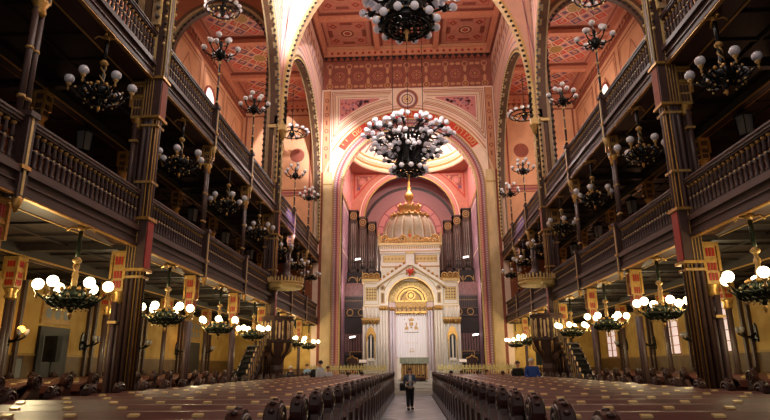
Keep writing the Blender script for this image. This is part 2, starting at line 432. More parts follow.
# ------------------------------------------------------------------ nave side arcades (upper wall)
for s in (-1, 1):
    f = lambda u, v, d, s=s: (s*(XN-d), u, v)
    m = MB('sidewall'); D = Deco(m, f)
    for g in range(3):
        y0, y1 = YK[3*g], YK[3*g+3]; c = (y0+y1)/2
        arch_wall(m, c, 6.3, 13.9, y0, y1, 13.45, ZC, 0, -.45, f, 'sidewall', 'arch_brown')
        for q, (ra, kk) in enumerate(((6.95, 'mauve'), (7.35, 'pink'), (7.75, 'mauve'))):
            P = arc_pts(c, ra, 13.9, 13.9, 36); P = [t for t in P if y0 < t[0] < y1]
            for a, b in zip(P, P[1:]): D.line(a, b, .12, kk, .012)
        for j in range(int(13.35/.95)):
            u = y0+.5+j*.95
            D.loz(u, 23.6, .38, .6, 'frieze', .014); D.loz(u, 23.6, .2, .34, 'frieze_gold', .016)
            D.loz(u+.47, 22.75, .26, .34, 'mauve', .014)
        for w in (y0+.55, y1-.55):
            D.disc(w, 19.7, .35, 'mauve', .014, 14, .26); D.line((w, 20.2), (w, 22.2), .08, 'mauve')
    D.rect(YB, YE, 24.7, ZC, 'frieze', .01); D.rect(YB, YE, 22.25, 22.35, 'frieze', .012)
    structure(m.build('wall_arcade_'+SIDE[s]))
    m = MB('coral_beam'); x0, x1 = sorted((s*XN, s*(XN-.35))); m.box(x0, x1, YB, YE, 25.1, ZC); D = Deco(m, f)
    for i in range(int(YE/.5)): D.poly([(i*.5, 25.1), (i*.5+.44, 25.1), (i*.5+.22, 24.65)], 'coral_dk', .1)
    trim(m)
    for g in range(3):      # moulded edge of each side arch, with its row of dark knobs
        c = (YK[3*g]+YK[3*g+3])/2
        m = MB('arch_tan'); P = arc_pts(c, 6.3, 13.9, 10.4, 30, legs=5)
        sweep(m, P, .28, -.14, .05, f, 'arch_tan', 1); sweep(m, P, .07, .05, .1, f, 'gold_pale', 1); sweep(m, arc_pts(c, 6.44, 13.9, 10.4, 30, legs=5), .05, .05, .08, f, 'arch_brown', 1)
        sweep(m, arc_pts(c, 6.28, 13.9, 10.4, 30, legs=5), .06, -.45, -.38, f, 'arch_tan', 1)
        beads(m, arc_pts(c, 6.27, 13.9, 10.4, 30, legs=5), .27, .085, .0, f, 'bead', 1.2)
        trim(m)
# transverse ribs over the nave and over the aisles at the giant piers
for g in (1, 2):
    yg = YK[3*g]
    f = lambda u, v, d, yg=yg: (u, yg-.3-d, v)
    m = MB('sidewall'); arch_wall(m, 0, 6.18, 15, -6.9, 6.9, 13.45, ZC, 0, -.6, f, 'sidewall', 'wallbeige', 40, Rv=8.5)
    D = Deco(m, f)
    for s in (-1, 1):
        D.line((s*6.62, 14.2), (s*6.62, 20.5), .05, 'mauve'); D.line((s*6.38, 15.5), (s*6.2, 20.3), .05, 'pink')
        D.line((s*6.5, 17), (s*5.9, 22), .06, 'mauve')
    structure(m.build('wall_rib_%s' % ('near', 'far')[g-1]))
    m = MB('arch_tan'); P = arc_pts(0, 6.18, 15, 13.4, 40, Rv=8.5, legs=3)
    sweep(m, P, .16, -.6, .04, f, 'gold_pale', 1); beads(m, arc_pts(0, 6.14, 15, 13.4, 40, Rv=8.46, legs=3), .3, .09, .04, f, 'bead', 1)
    for s in (-1, 1): m.box(min(s*6.05, s*6.4), max(s*6.05, s*6.4), yg-.45, yg-.1, 13.1, 13.4, 'gold_pale'); m.lathe([(.05, -.5), (.12, -.3), (.2, -.05), (.24, 0)], (s*6.2, yg-.3, 13.1), 10, 'gold_matte')
    trim(m)
    for s in (-1, 1):
        f = lambda u, v, d, yg=yg, s=s: (s*u, yg-.25-d, v)
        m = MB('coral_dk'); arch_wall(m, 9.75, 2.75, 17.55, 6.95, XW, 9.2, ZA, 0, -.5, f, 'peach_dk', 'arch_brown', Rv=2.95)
        structure(m.build('wall_diaphragm_%s_%s' % (('near', 'far')[g-1], SIDE[s])))
        m = MB('arch_brown'); P = arc_pts(9.75, 2.7, 17.55, 9.9, 28, Rv=2.9)
        sweep(m, P, .12, .0, .12, f, 'arch_tan', 1); sweep(m, arc_pts(9.75, 2.84, 17.55, 9.9, 28, Rv=3.02), .22, 0, .07, f, 'arch_brown', 1)
        sweep(m, arc_pts(9.75, 2.55, 17.55, 9.9, 28, Rv=2.75), .06, -.3, .0, f, 'arch_brown', 1)
        beads(m, arc_pts(9.75, 2.6, 17.55, 10, 28, Rv=2.8, legs=8), .3, .1, .0, f, 'bead', 1)
        trim(m)
# ------------------------------------------------------------------ galleries (deck, beams, fascia)
for s in (-1, 1):
    for lv, (zb, zr) in enumerate(((4.52, 5.87), (8.9, 10.23))):
        x0, x1 = sorted((s*6.65, s*XW))
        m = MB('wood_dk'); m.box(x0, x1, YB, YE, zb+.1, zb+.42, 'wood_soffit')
        structure(m.build('floor_gallery_%s_%s' % (('lower', 'upper')[lv], SIDE[s])))
        m = MB('wood')
        def sx(a, b): return min(s*a, s*b), max(s*a, s*b)
        for (a, b, z0, z1, kk) in ((6.5, 6.75, 0, .48, 'wood'), (6.42, 6.5, .36, .48, 'wood_mid'), (6.45, 6.5, .0, .07, 'wood'), (6.46, 6.55, -.03, .012, 'gold'),
                                   (6.47, 6.5, .2, .23, 'wood_mid'), (6.75, 7.1, .02, .12, 'wood'), (7.08, 7.12, .0, .035, 'gold_matte')):
            xa, xb = sx(a, b); m.box(xa, xb, YB, YE, zb+z0, zb+z1, kk)
        trim(m)
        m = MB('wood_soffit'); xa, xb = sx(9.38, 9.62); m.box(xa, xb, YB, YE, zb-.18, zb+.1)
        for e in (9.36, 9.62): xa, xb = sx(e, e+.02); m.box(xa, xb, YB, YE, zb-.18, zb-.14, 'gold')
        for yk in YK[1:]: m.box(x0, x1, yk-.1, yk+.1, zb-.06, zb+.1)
        for k in range(9):
            for q in range(1, 4): m.box(x0, x1, YK[k]+q*BAY/4-.03, YK[k]+q*BAY/4+.03, zb+.05, zb+.1)
        for e in (8.2, 10.6, 11.6): xa, xb = sx(e, e+.06); m.box(xa, xb, YB, YE, zb+.04, zb+.1)
        trim(m)
# balustrades, one per bay
def make_balustrade(ytop=.87):
    r = thing('balustrade', '', 'balustrade', group='carved balustrades along the gallery fronts')
    h = ytop; L = BAY-.3
    m = MB('wood'); m.box(-.09, .09, -L/2, L/2, h-.08, h); m.box(-.06, .06, -L/2, L/2, h-.12, h-.08); m.box(-.11, .11, -L/2, L/2, h-.02, h+.02, 'wood_mid'); m.build('top_rail', r)
    m = MB('wood'); m.box(-.08, .08, -L/2, L/2, 0, .07); m.box(-.1, .1, -L/2, L/2, 0, .025, 'wood_mid'); m.build('bottom_rail', r)
    n = 24; b0 = None
    m = MB('wood'); m.lathe([(.035, .07), (.05, .1), (.05, .14), (.03, .17), (.045, .28), (.032, .36), (.05, .4)], n=7); m.ball((0, 0, .43), .034, 'gold_pale', 7, 5)
    m.lathe([(.03, .46), (.044, .5), (.03, .66), (.03, .68)], n=7); m.lathe([(.03, .68), (.05, .71), (.05, .735), (.03, .75)], n=7, k='gold_matte'); m.box(-.02, .02, -.09, .09, .41, .44)
    b0 = m.build('baluster', r)
    for i in range(n):
        yy = -L/2+(i+.5)*L/n
        if i == 0: b0.location = (0, yy, 0)
        else: cp(b0, r, (0, yy, 0))
    return r
proto = None
for lv, zz in ((0, 5.0), (1, 9.36)):
    for s in (-1, 1):
        for k in range(1, 9):
            lab = 'dark wooden balustrade of the %s gallery on the %s, %s bay from the camera' % (('lower', 'upper')[lv], SIDE[s], ORD[k-1])
            loc = (s*6.58, (YK[k]+YK[k+1])/2, zz)
            if proto is None: proto = make_balustrade(); proto.location = loc; proto['label'] = lab
            else: dup(proto, loc, PI if s > 0 else 0, lab)
# ------------------------------------------------------------------ gallery columns
def cap_box(mb, x, y, z0, z1, w, red='redlac'):
    """gold and red box capital with hanging corners"""
    h = z1-z0
    mb.lathe([(w*.35, z0-.28), (w*.5, z0-.22), (w*.42, z0-.12), (w*.62, z0-.02), (w*.6, z0)], (x, y, 0), 10, 'gold')
    mb.box(x-w*.5, x+w*.5, y-w*.5, y+w*.5, z0, z1-.06, 'gold_matte')
    mb.box(x-w*.66, x+w*.66, y-w*.66, y+w*.66, z1-.08, z1, 'gold'); mb.box(x-w*.58, x+w*.58, y-w*.58, y+w*.58, z0+h*.55, z0+h*.6, 'gold')
    for sx_, sy_ in ((0, -1), (0, 1), (-1, 0), (1, 0)):
        for za, zb_ in ((.08, .26), (.32, .5), (.66, .86)):
            for q in (-.24, .0, .24):
                cx, cy = x+sx_*w*.51+(q*w if sx_ == 0 else 0), y+sy_*w*.51+(q*w if sy_ == 0 else 0)
                ex = .012 if sx_ else w*.085; ey = .012 if sy_ else w*.085
                mb.box(cx-ex, cx+ex, cy-ey, cy+ey, z0+h*za, z0+h*zb_, red)
    for a in (-1, 1):
        for b in (-1, 1): mb.box(x+a*w*.56-.03, x+a*w*.56+.03, y+b*w*.56-.03, y+b*w*.56+.03, z0+h*.3, z1-.1, 'gold')
def make_slender():
    r = thing('gallery_column', '', 'column', group='slender twin columns carrying the galleries')
    m = MB('wood_mid')
    for o in (-.09, .09): m.cyl(-.35, o, .17, 3.1, .075, 10)
    m.box(-.5, -.2, -.2, .2, .0, .5, 'wood'); m.box(-.53, -.17, -.23, .23, .5, .56, 'gold_matte'); m.box(-.38, -.32, -.02, .02, .5, 3.1, 'gold_matte')
    m.build('lower_shaft', r)
    m = MB('gold_matte'); cap_box(m, -.35, 0, 3.45, 4.5, .27); m.build('lower_capital', r)
    m = MB('wood'); m.box(-.14, .08, -.1, .1, 4.45, 5.95); m.box(-.16, .12, -.13, .13, 5.9, 6.0, 'wood_mid'); m.box(-.1, .11, -.12, .12, 4.95, 5.02, 'gold'); m.box(.08, .09, -.03, .03, 4.5, 5.9, 'gold_pale')
    m.lathe([(.02, -.25), (.07, -.12), (.09, 0), (.03, .05)], (.03, 0, 4.45), 8, 'gold'); m.build('lower_pilaster', r)
    m = MB('wood_mid')
    for o in (-.08, .08): m.cyl(-.15, o, 5.95, 8.05, .055, 10); m.cyl(-.15, o, 6.25, 6.31, .07, 8, 'gold_matte'); m.cyl(-.15, o, 7.2, 7.25, .068, 8, 'gold_matte')
    m.build('upper_shaft', r)
    m = MB('gold_matte'); cap_box(m, -.15, 0, 8.2, 8.88, .24, 'wood_mid'); m.build('upper_capital', r)
    m = MB('wood'); m.box(-.14, .08, -.1, .1, 8.85, 10.3); m.box(-.16, .12, -.13, .13, 10.25, 10.36, 'wood_mid'); m.box(-.1, .11, -.12, .12, 9.32, 9.38, 'gold'); m.box(.08, .09, -.03, .03, 8.9, 10.2, 'gold_pale')
    m.lathe([(.02, -.3), (.07, -.15), (.09, 0), (.03, .05)], (.03, 0, 8.85), 8, 'gold_pale'); m.build('upper_pilaster', r)
    return r
def make_giant():
    r = thing('gallery_pier', '', 'column', group='tall clustered piers between the side arches')
    m = MB('wood_mid')
    for x, y in ((.14, -.07), (.14, .07), (.19, 0), (0, -.13), (0, .13), (-.13, -.12), (-.13, .12)): m.cyl(x, y, 0, 13.4, .055, 10)
    m.box(-.17, .12, -.11, .11, 0, 13.4, 'wood')
    for x, y in ((.2, -.055), (.2, .055), (.08, -.14), (.08, .14), (.16, -.11), (.16, .11)): m.cyl(x, y, .4, 13.4, .016, 5, 'gold')
    m.box(-.24, .26, -.22, .22, 0, .55, 'wood'); m.box(-.26, .28, -.24, .24, .55, .63, 'gold_matte')
    for z in (3.75, 6.1, 7.6): m.box(-.2, .24, -.19, .19, z, z+.06, 'gold_matte')
    m.build('shaft', r)
    for nm, z0, z1 in (('lower_panel', 3.95, 5.2), ('upper_panel', 7.85, 8.95)):
        m = MB('redlac'); m.box(-.18, .235, -.2, .2, z0, z1, 'wood_mid')
        m.box(.235, .25, -.15, .15, z0+.06, z1-.06, 'redlac' if z0 < 5 else 'coral_dk')
        for q in (-.14, -.07, .0, .07): m.box(q-.008-.04, q+.008-.04, -.222, .222, z0, z1, 'gold_matte')
        for z in (z0, z1): m.box(-.22, .28, -.25, .25, z-.04, z+.03, 'gold')
        m.build(nm, r)
    for nm, z0, z1 in (('lower_side_shaft', .17, 3.2), ('upper_side_shaft', 5.0, 7.7)):
        m = MB('wood_mid')
        for x, y in ((-.38, -.1), (-.38, .1), (-.3, 0)): m.cyl(x, y, z0, z1, .065, 10)
        m.box(-.46, -.28, -.17, .17, z0, z0+.35, 'wood'); m.box(-.47, -.27, -.18, .18, z1-.5, z1-.44, 'gold_matte'); m.build(nm, r)
    m = MB('gold_matte'); cap_box(m, -.36, 0, 3.45, 4.4, .29); m.build('lower_capital', r)
    m = MB('gold_matte'); cap_box(m, -.36, 0, 7.85, 8.85, .3, 'wood_mid'); m.build('upper_capital', r)
    m = MB('gold_pale')
    for y_ in (-.2, .2): m.box(-.17, .18, y_-.03, y_+.03, 9.0, 13.4, 'wood_mid'); m.box(-.05, .02, y_*1.17-.01, y_*1.17+.01, 9.0, 13.2, 'gold_pale')
    m.box(.18, .23, -.1, .1, 9.0, 13.4, 'wood_mid'); m.box(.22, .24, -.035, .035, 9.2, 13.2, 'arch_tan'); m.cyl(.23, -.12, 9.0, 13.4, .02, 6, 'gold_pale'); m.cyl(.23, .12, 9.0, 13.4, .02, 6, 'gold_pale')
    for y_ in (-.26, .26):
        for x_ in (-.22, .2):
            for i in range(17): m.ball((x_, y_, 9.9+i*.2), .045, 'bead' if i % 2 else 'gold_pale', 6, 4)
    m.box(-.44, .3, -.44, .44, 13.25, 13.4, 'gold_pale'); m.lathe([(.2, 12.85), (.27, 13.1), (.3, 13.25)], (0, 0, 0), 12, 'gold_matte'); m.build('upper_moulding', r)
    return r
SP = GP = None
for s in (-1, 1):
    for k in range(1, 9):
        loc = (s*XN, YK[k], 0); rz = 0 if s < 0 else PI
        if k in GIANT:
            lab = 'tall clustered brown and gold pier on the %s, %s from the camera' % (SIDE[s], 'nearer one' if k == 3 else 'farther one')
            if GP is None: GP = make_giant(); GP.location = loc; GP.rotation_euler[2] = PI if s > 0 else 0; GP['label'] = lab
            else: dup(GP, loc, rz, lab)
        else:
            lab = 'slender twin-shafted gallery column on the %s, %s post from the camera' % (SIDE[s], ORD[k-1])
            if SP is None: SP = make_slender(); SP['label'] = lab; SP.location = loc
            else: dup(SP, loc, rz, lab)
# local +x of a pier points to the nave on the left side; right side copies are turned round
IC = None
for s in (-1, 1):
    for k in range(2, 9):
        lab = 'thin column with gold capital deep under the %s lower gallery, %s from the camera' % (SIDE[s], ORD[k-2])
        if IC is None:
            IC = thing('inner_column', lab, 'column', group='inner columns standing under the lower galleries')
            m = MB('wood_mid'); m.cyl(0, -.06, 0, 3.3, .06, 8); m.cyl(0, .06, 0, 3.3, .06, 8); m.box(-.16, .16, -.16, .16, 0, .5, 'wood'); m.build('shaft', IC)
            m = MB('gold_matte'); cap_box(m, 0, 0, 3.4, 4.15, .28); m.build('capital', IC); IC.location = (s*9.5, YK[k], .17)
        else: dup(IC, (s*9.5, YK[k], .17), 0, lab)
IC = None
for s in (-1, 1):
    for k in range(2, 9):
        lab = 'thin dark column inside the %s middle gallery, %s from the camera' % (SIDE[s], ORD[k-2])
        if IC is None:
            IC = thing('upper_inner_column', lab, 'column', group='inner columns standing in the middle galleries')
            m = MB('wood_mid'); m.cyl(0, 0, 0, 3.0, .07, 8); m.build('shaft', IC)
            m = MB('gold_matte'); cap_box(m, 0, 0, 3.05, 3.78, .26, 'wood_mid'); m.build('capital', IC); IC.location = (s*9.5, YK[k], 4.94)
        else: dup(IC, (s*9.5, YK[k], 4.94), 0, lab)
# ------------------------------------------------------------------ chancel wall
f = lambda u, v, d: (u, YE-d, v)
CZ = 14.1; R = 4.9
m = MB('wallpink'); arch_wall(m, 0, R, CZ, -6.95, 6.95, 0, ZC, 0, -.6, f, 'wallpink', 'pink', 40); D = Deco(m, f)
D.rect(-6.5, 6.5, 22.3, 24.7, 'frieze', .01)
# frieze medallions
for i in range(9):
    u = -5.95+i*11.9/8
    D.disc(u, 22.55, .27, 'frieze_gold', .02, 10); D.disc(u, 22.55, .2, 'frieze', .022, 10); D.disc(u, 22.55, .1, 'gold', .024, 8)
    D.disc(u, 24.25, .24, 'frieze_gold', .02, 10); D.disc(u, 24.25, .17, 'frieze', .022, 10)
    for v, e in ((23.05, 1), (23.8, -1)):
        D.poly([(u-.11, v-.25*e), (u+.11, v-.25*e), (u+.11, v+.12*e), (u, v+.28*e), (u-.11, v+.12*e)], 'frieze_gold', .02)
    if i < 8:
        c = u+11.9/16
        for v in (22.55, 24.25):
            for e in (-1, 1): D.poly([(c+e*.38, v-.1), (c+e*.38, v+.1), (c+e*.12, v+.1), (c+e*.02, v), (c+e*.12, v-.1)], 'frieze_gold', .02)
        D.disc(c, 23.4, .52, 'coral_dk', .02, 8, .46); D.disc(c, 23.4, .42, 'coral', .02, 8, .38); D.disc(c, 23.4, .09, 'gold', .03, 8)
        for a in range(8): D.loz(c+.26*math.cos(a*PI/4), 23.4+.26*math.sin(a*PI/4), .06, .06, 'frieze_gold' if 2 < i < 5 else 'coral', .022)
# nested frames in the spandrels
for s in (-1, 1):
    for q, (o, kk, w) in enumerate(((.0, 'frieze', .05), (.13, 'frieze_gold', .1), (.25, 'frieze', .04), (.38, 'cream', .12), (.5, 'pink_dk', .04))):
        rr = 6.95+o*1.0; u0 = 1.15+o*.6; v1 = 22.1-o; u1 = 5.75-o
        a_top = math.asin(min(1, (v1-CZ)/rr)) if v1-CZ < rr else PI/2
        D.line((s*u0, v1), (s*u1, v1), w, kk, .014); vbot = CZ+math.sqrt(max(0, rr*rr-u1*u1)); D.line((s*u1, v1), (s*u1, vbot), w, kk, .014)
        P = []
        for i in range(25):
            u = u1+(u0-u1)*i/24; vv = rr*rr-u*u
            v = CZ+math.sqrt(vv) if vv > 0 else CZ
            if v < v1: P.append((s*u, v))
        for a, b in zip(P, P[1:]): D.line(a, b, w, kk, .014)
    # scrolled purple infill
    for i in range(12):
        ua, ub = 5.15-3.0*i/12, 5.15-3.0*(i+1)/12; za, zb = min(20.98, CZ+math.sqrt(8.0**2-ua*ua)), min(20.98, CZ+math.sqrt(8.0**2-ub*ub))
        if za < 20.97: za = max(za, 19.0)
        lo_a, lo_b = CZ+math.sqrt(max(0, 7.5**2-ua*ua))-.0, CZ+math.sqrt(max(0, 7.5**2-ub*ub))
        if lo_a < 21.3: D.poly([(s*ua, lo_a+.08), (s*ub, min(21.48, lo_b+.08)), (s*ub, 21.5), (s*ua, 21.5)], 'pink', .013)
    for i in range(60):
        u = random.uniform(2.4, 5.0); v0 = CZ+math.sqrt(7.7**2-u*u)
        if v0 < 21.2: D.disc(s*u, random.uniform(v0, 21.35), .09, 'mauve' if i % 2 else 'pink_dk', .016, 7)
    # edge band with lozenge bosses
    D.rect(s*5.85, s*6.42, 7, 22.2, 'frieze_gold', .012); D.line((s*5.88, 6), (s*5.88, 22.2), .05, 'frieze', .016); D.line((s*6.4, 6), (s*6.4, 22.2), .05, 'frieze', .016)
    for v in (21.4, 20.2, 18.9, 17.5):
        D.disc(s*6.14, v, .17, 'frieze', .018, 8); D.disc(s*6.14, v, .1, 'frieze_gold', .02, 8); D.line((s*6.14, v-.45), (s*6.14, v-.8), .12, 'frieze', .018)
    # marble pilaster beside the arch
    D.rect(s*5.62, s*6.3, 1, 15.6, 'marble', .03); D.line((s*5.6, 1), (s*5.6, 15), .05, 'gold_pale', .05); D.rect(s*6.3, s*6.5, 1, 15.6, 'coral_dk', .03)
    for v in (1.2, 14.6): D.rect(s*5.6, s*6.32, v, v+.12, 'gold_matte', .05)
# roundel at the crown
for rr, kk, dd in ((.85, 'frieze_gold', .02), (.78, 'frieze', .022), (.66, 'mauve', .024), (.58, 'wallpink', .026), (.44, 'purple', .028), (.36, 'cream', .03)): D.disc(0, 21.35, rr, kk, dd, 24)
for a in range(8): D.loz(.22*math.cos(a*PI/4), 21.35+.22*math.sin(a*PI/4), .07, .07, 'gold', .034)
D.disc(0, 21.35, .1, 'frieze', .036, 8)
for ra, kk, w in ((6.35, 'cream', .1), (6.52, 'frieze_gold', .12), (6.75, 'pink', .05)):
    P = arc_pts(0, ra, CZ, CZ, 44)
    if ra > 6.45: P = [q for q in P if abs(q[0]) < 5.8]
    for a, b in zip(P, P[1:]): D.line(a, b, w, kk, .016)
structure(m.build('wall_front'))
m = MB('pink'); P = arc_pts(0, R, CZ, .9, 44, legs=20)
sweep(m, P, .1, -.6, .16, f, 'gold_pale', 1)
for r0, w, d, kk in ((R+.1, .2, .1, 'pink'), (R+.3, .08, .14, 'pink_dk'), (R+.38, .22, .1, 'mauve'), (R+.6, .08, .15, 'gold_matte')):
    sweep(m, arc_pts(0, r0, CZ, .9, 44, legs=4), w, 0, d, f, kk, 1)
for r0 in (R+.2, R+.49): beads(m, arc_pts(0, r0, CZ, .9, 60, legs=60), .17, .045, .1, f, 'cream', .8)
trim(m)
m = MB('coral_beam'); m.box(-6.5, 6.5, YE-.35, YE, 25.0, ZC); m.box(-6.5, 6.5, YE-.2, YE, 24.7, 25.0, 'coral_dk'); m.box(-6.5, 6.5, YE-.45, YE, 25.5, ZC, 'frieze_gold'); D = Deco(m, f)
for i in range(27):
    u = -6.25+i*.48; D.disc(u, 25.22, .2, 'frieze_gold', .36, 10); D.disc(u, 25.22, .11, 'redlac', .37, 8); D.poly([(u-.22, 25.0), (u+.22, 25.0), (u, 24.6)], 'bead', .21)
trim(m)
# inscription band around the arch
band = thing('inscription_band', 'red curved band with gold letters around the front arch', 'inscription', (0, YE, CZ))
m = MB('bright_red'); g = lambda u, v, d: (u, -d, v); D = Deco(m, g)
D.ring(0, 0, 5.72, 6.27, math.radians(20+14), math.radians(146), 'bright_red', .03, 60); D.ring(0, 0, 5.68, 5.72, math.radians(34), math.radians(146), 'gold', .035, 60); D.ring(0, 0, 6.27, 6.31, math.radians(34), math.radians(146), 'gold', .035, 60)
m.build('band', band)
txt = 'ממזרח שמש עד מבאו מהלל שם יי'
dg = None
lm = MB('gold_pale')
cu = bpy.data.curves.new('glyph', 'FONT'); cu.size = .62; cu.align_x = 'CENTER'; cu.extrude = .01
go = bpy.data.objects.new('glyph', cu); COL.objects.link(go)
n = len(txt)
for i, ch in enumerate(txt):
    if ch == ' ': continue
    a = math.radians(37+(143-37)*i/(n-1))
    cu.body = ch; bpy.context.view_layer.update(); dg = bpy.context.evaluated_depsgraph_get()
    me = go.evaluated_get(dg).to_mesh()
    ang = a-PI/2; vs = []
    for v in me.vertices:
        x, y_ = v.co.x, v.co.y+5.84
        vs.append((x*math.cos(ang)-y_*math.sin(ang), -.045-v.co.z, x*math.sin(ang)+y_*math.cos(ang)))
    lm.add(vs, [tuple(p_.vertices) for p_ in me.polygons]); go.evaluated_get(dg).to_mesh_clear()
bpy.data.objects.remove(go)
if lm.v: lm.build('lettering', band)

# chancel bay behind the arch: side walls, pendentives, ring, shallow dome, rear arch
XS = 5.3; Y0 = YE+.6; Y1 = 50.4; YC = (Y0+Y1)/2
for s in (-1, 1):
    x0, x1 = sorted((s*XS, s*(XS+.3)))
    m = MB('mauve'); m.box(x0, x1, YE+.3, 54, 0, 20.6, 'pink'); ff = lambda u, v, d, s=s: (s*(XS-d), u, v); D = Deco(m, ff)
    D.rect(Y0+.2, Y1-.2, 1, 14.8, 'mauve', .02); D.frame(Y0+.4, Y1-.4, 10.5, 14.5, .12, 'wallpink', .03); D.rect(Y0, Y1, 14.9, 15.1, 'gold_matte', .06)
    structure(m.build('wall_chancel_'+SIDE[s]))
m = MB('pink'); ZR = 19.1; RR = 4.8
# flat pendentive ceiling: square bay with round opening
N = 48
for i in range(N):
    a, b = 2*PI*i/N, 2*PI*(i+1)/N
    def sq(t):
        c_, s_ = math.cos(t), math.sin(t); q = XS/max(abs(c_), abs(s_)); return (q*c_, YC+q*s_)
    pa, pb = sq(a), sq(b)
    za = ZR-.0; 
    m.poly([(RR*math.cos(a), YC+RR*math.sin(a), ZR), (RR*math.cos(b), YC+RR*math.sin(b), ZR), pb+(ZR-.02,), pa+(ZR-.02,)], 'coral')
# cream and gold ring mouldings
for r0, z0, rt, kk in ((RR+.05, ZR-.1, .2, 'cream'), (RR-.02, ZR+.2, .12, 'gold_matte'), (RR-.12, ZR+.45, .14, 'cream'), (RR-.3, ZR+.75, .1, 'gold_pale')):
    m.tube([(r0*math.cos(2*PI*i/48), YC+r0*math.sin(2*PI*i/48), z0) for i in range(48)], rt, 6, kk, closed=True)
m.lathe([(RR, 0), (RR-.2, .45)], (0, YC, ZR), 48, 'wallpink', cap=False); m.lathe([(RR-.2, .45), (RR-.35, .9)], (0, YC, ZR), 48, 'white', cap=False)
structure(m.build('ceiling_chancel'))
m = MB('pink'); m.lathe([(RR-.35, .9), (3.6, 1.9), (2.6, 2.5)], (0, YC, ZR), 48, 'white', cap=False)
D = Deco(m, lambda u, v, d: (u, YC+v, ZR+2.5))
for a in range(24):
    t = a*2*PI/24; m.tube([((RR-.4)*math.cos(t), YC+(RR-.4)*math.sin(t), ZR+.9), (3.55*math.cos(t), YC+3.55*math.sin(t), ZR+1.88), (2.6*math.cos(t), YC+2.6*math.sin(t), ZR+2.45)], .04, 4, 'frieze_gold')
structure(m.build('ceiling_dome'))
wn += 1; m = MB('sky_glass'); m.lathe([(2.6, 2.5), (.01, 2.9)], (0, YC, ZR), 32, 'sky_glass', cap=False); structure(m.build('window_%d' % wn))
# rear wall with arch, spandrel ornaments (seen as pendentives) and the apse behind
f2 = lambda u, v, d: (u, Y1-d, v)
m = MB('coral'); arch_wall(m, 0, 4.05, 14.65, -XS, XS, 0, 19.4, 0, -.5, f2, 'coral', 'wood_mid', 40); D = Deco(m, f2)
for s in (-1, 1):
    D.poly([(s*5.1, 16.4), (s*5.1, 19.0), (s*2.5, 19.0), (s*3.6, 18.2), (s*4.5, 17.1)], 'red', .015)
    D.poly([(s*4.95, 16.8), (s*4.95, 18.85), (s*2.9, 18.85), (s*3.8, 18.15), (s*4.6, 17.3)], 'coral', .02)
    D.poly([(s*4.8, 17.25), (s*4.8, 18.7), (s*3.3, 18.7), (s*4.1, 18.0)], 'pink_dk', .03); D.disc(s*4.3, 18.2, .36, 'frieze_gold', .04, 12, .28); D.disc(s*4.3, 18.2, .25, 'pink', .04, 8)
    D.disc(s*4.62, 17.5, .17, 'purple', .04, 6); D.disc(s*3.7, 18.5, .14, 'frieze_gold', .04, 8); D.disc(s*4.65, 18.55, .12, 'frieze_gold', .04, 8)
for ra, w, kk in ((4.1, .14, 'gold_matte'), (4.3, .2, 'pink'), (4.5, .08, 'wallpink')):
    P = [q for q in arc_pts(0, ra, 14.65, 12, 40) if abs(q[0]) < XS]
    for a, b in zip(P, P[1:]): D.line(a, b, w, kk, .05)
structure(m.build('wall_chancel_rear'))
f3 = lambda u, v, d: (u, 53.5-d, v)
m = MB('pink'); m.box(-XS, XS, 53.5, 53.8, 0, 20, 'pink_dk'); D = Deco(m, f3)
D.poly([(4.9*math.cos(PI*i/24), 14.5+4.6*math.sin(PI*i/24)) for i in range(25)], 'apse', .02)
for r0, r1, kk in ((3.05, 3.15, 'pink_dk'), (2.55, 3.05, 'pink'), (2.45, 2.55, 'pink_dk'), (1.95, 2.45, 'apse'), (4.3, 4.6, 'wood_mid')): D.ring(0, 14.0, r0, r1, 0, PI, kk, .03, 30)
for a in range(7): t = PI*(a+.5)/7; D.line((2.5*math.cos(t), 14+2.5*math.sin(t)), (3.05*math.cos(t), 14+3.05*math.sin(t)), .1, 'pink_dk', .04)
structure(m.build('wall_apse'))
m = MB('pink_dk'); m.box(-XS, XS, Y1, 53.5, 19.9, 20.1); structure(m.build('ceiling_apse'))

# ------------------------------------------------------------------ organ towers
def organ(x0, x1, ztop, s, lab):
    w = x1-x0; cx = (x0+x1)/2
    r = thing('organ_tower', lab, 'organ', (s*cx, 48, 9.3), group='stepped organ towers behind the ark')
    h = ztop-9.3
    m = MB('organ'); m.box(-w/2, w/2, .1, .8, 0, h, 'dark'); m.box(-w/2, -w/2+.1, -.1, .8, 0, h); m.box(w/2-.1, w/2, -.1, .8, 0, h); m.box(-w/2, w/2, -.1, .8, h-1.0, h)
    m.box(-w/2-.04, w/2+.04, -.16, .8, h-.08, h+.02, 'wood_mid'); m.box(-w/2, w/2, -.1, .8, 0, .35)
    D = Deco(m, lambda u, v, d: (u, -.1-d, v)); D.disc(0, h-.5, .3, 'gold_matte', .01, 16, .24); D.disc(0, h-.5, .14, 'gold_matte', .01, 12, .08)
    for i in range(4): D.poly([(-w/2+.1+i*(w-.2)/4, h-1), (-w/2+.1+(i+1)*(w-.2)/4, h-1), (-w/2+.1+(i+.5)*(w-.2)/4, h-1.25)], 'wood_mid', .01)
    m.build('case', r); n_ = 3
    for i in range(n_):
        x = -w/2+.1+(i+.5)*(w-.2)/n_; rr = (w-.2)/n_/2*.9; hh = h-1.15-.15*abs(i-1)
        m = MB('pipe'); m.lathe([(rr*.3, 0), (rr, .45), (rr, hh), (rr*.9, hh+.02)], (x, 0, .35), 12); m.box(x-rr*.5, x+rr*.5, -rr-.005, -rr+.02, .85, 1.0, 'dark'); m.build('pipe', r)
for s in (-1, 1):
    for i, (a, b, z) in enumerate(((4.5, 5.25, 14.8), (3.72, 4.44, 14.2), (2.95, 3.66, 13.75))):
        organ(a-.05, b-.05, z, s, 'dark wooden organ tower on the %s of the ark, %s' % (SIDE[s], ('tallest and outermost', 'middle one of three', 'lowest and innermost')[i]))
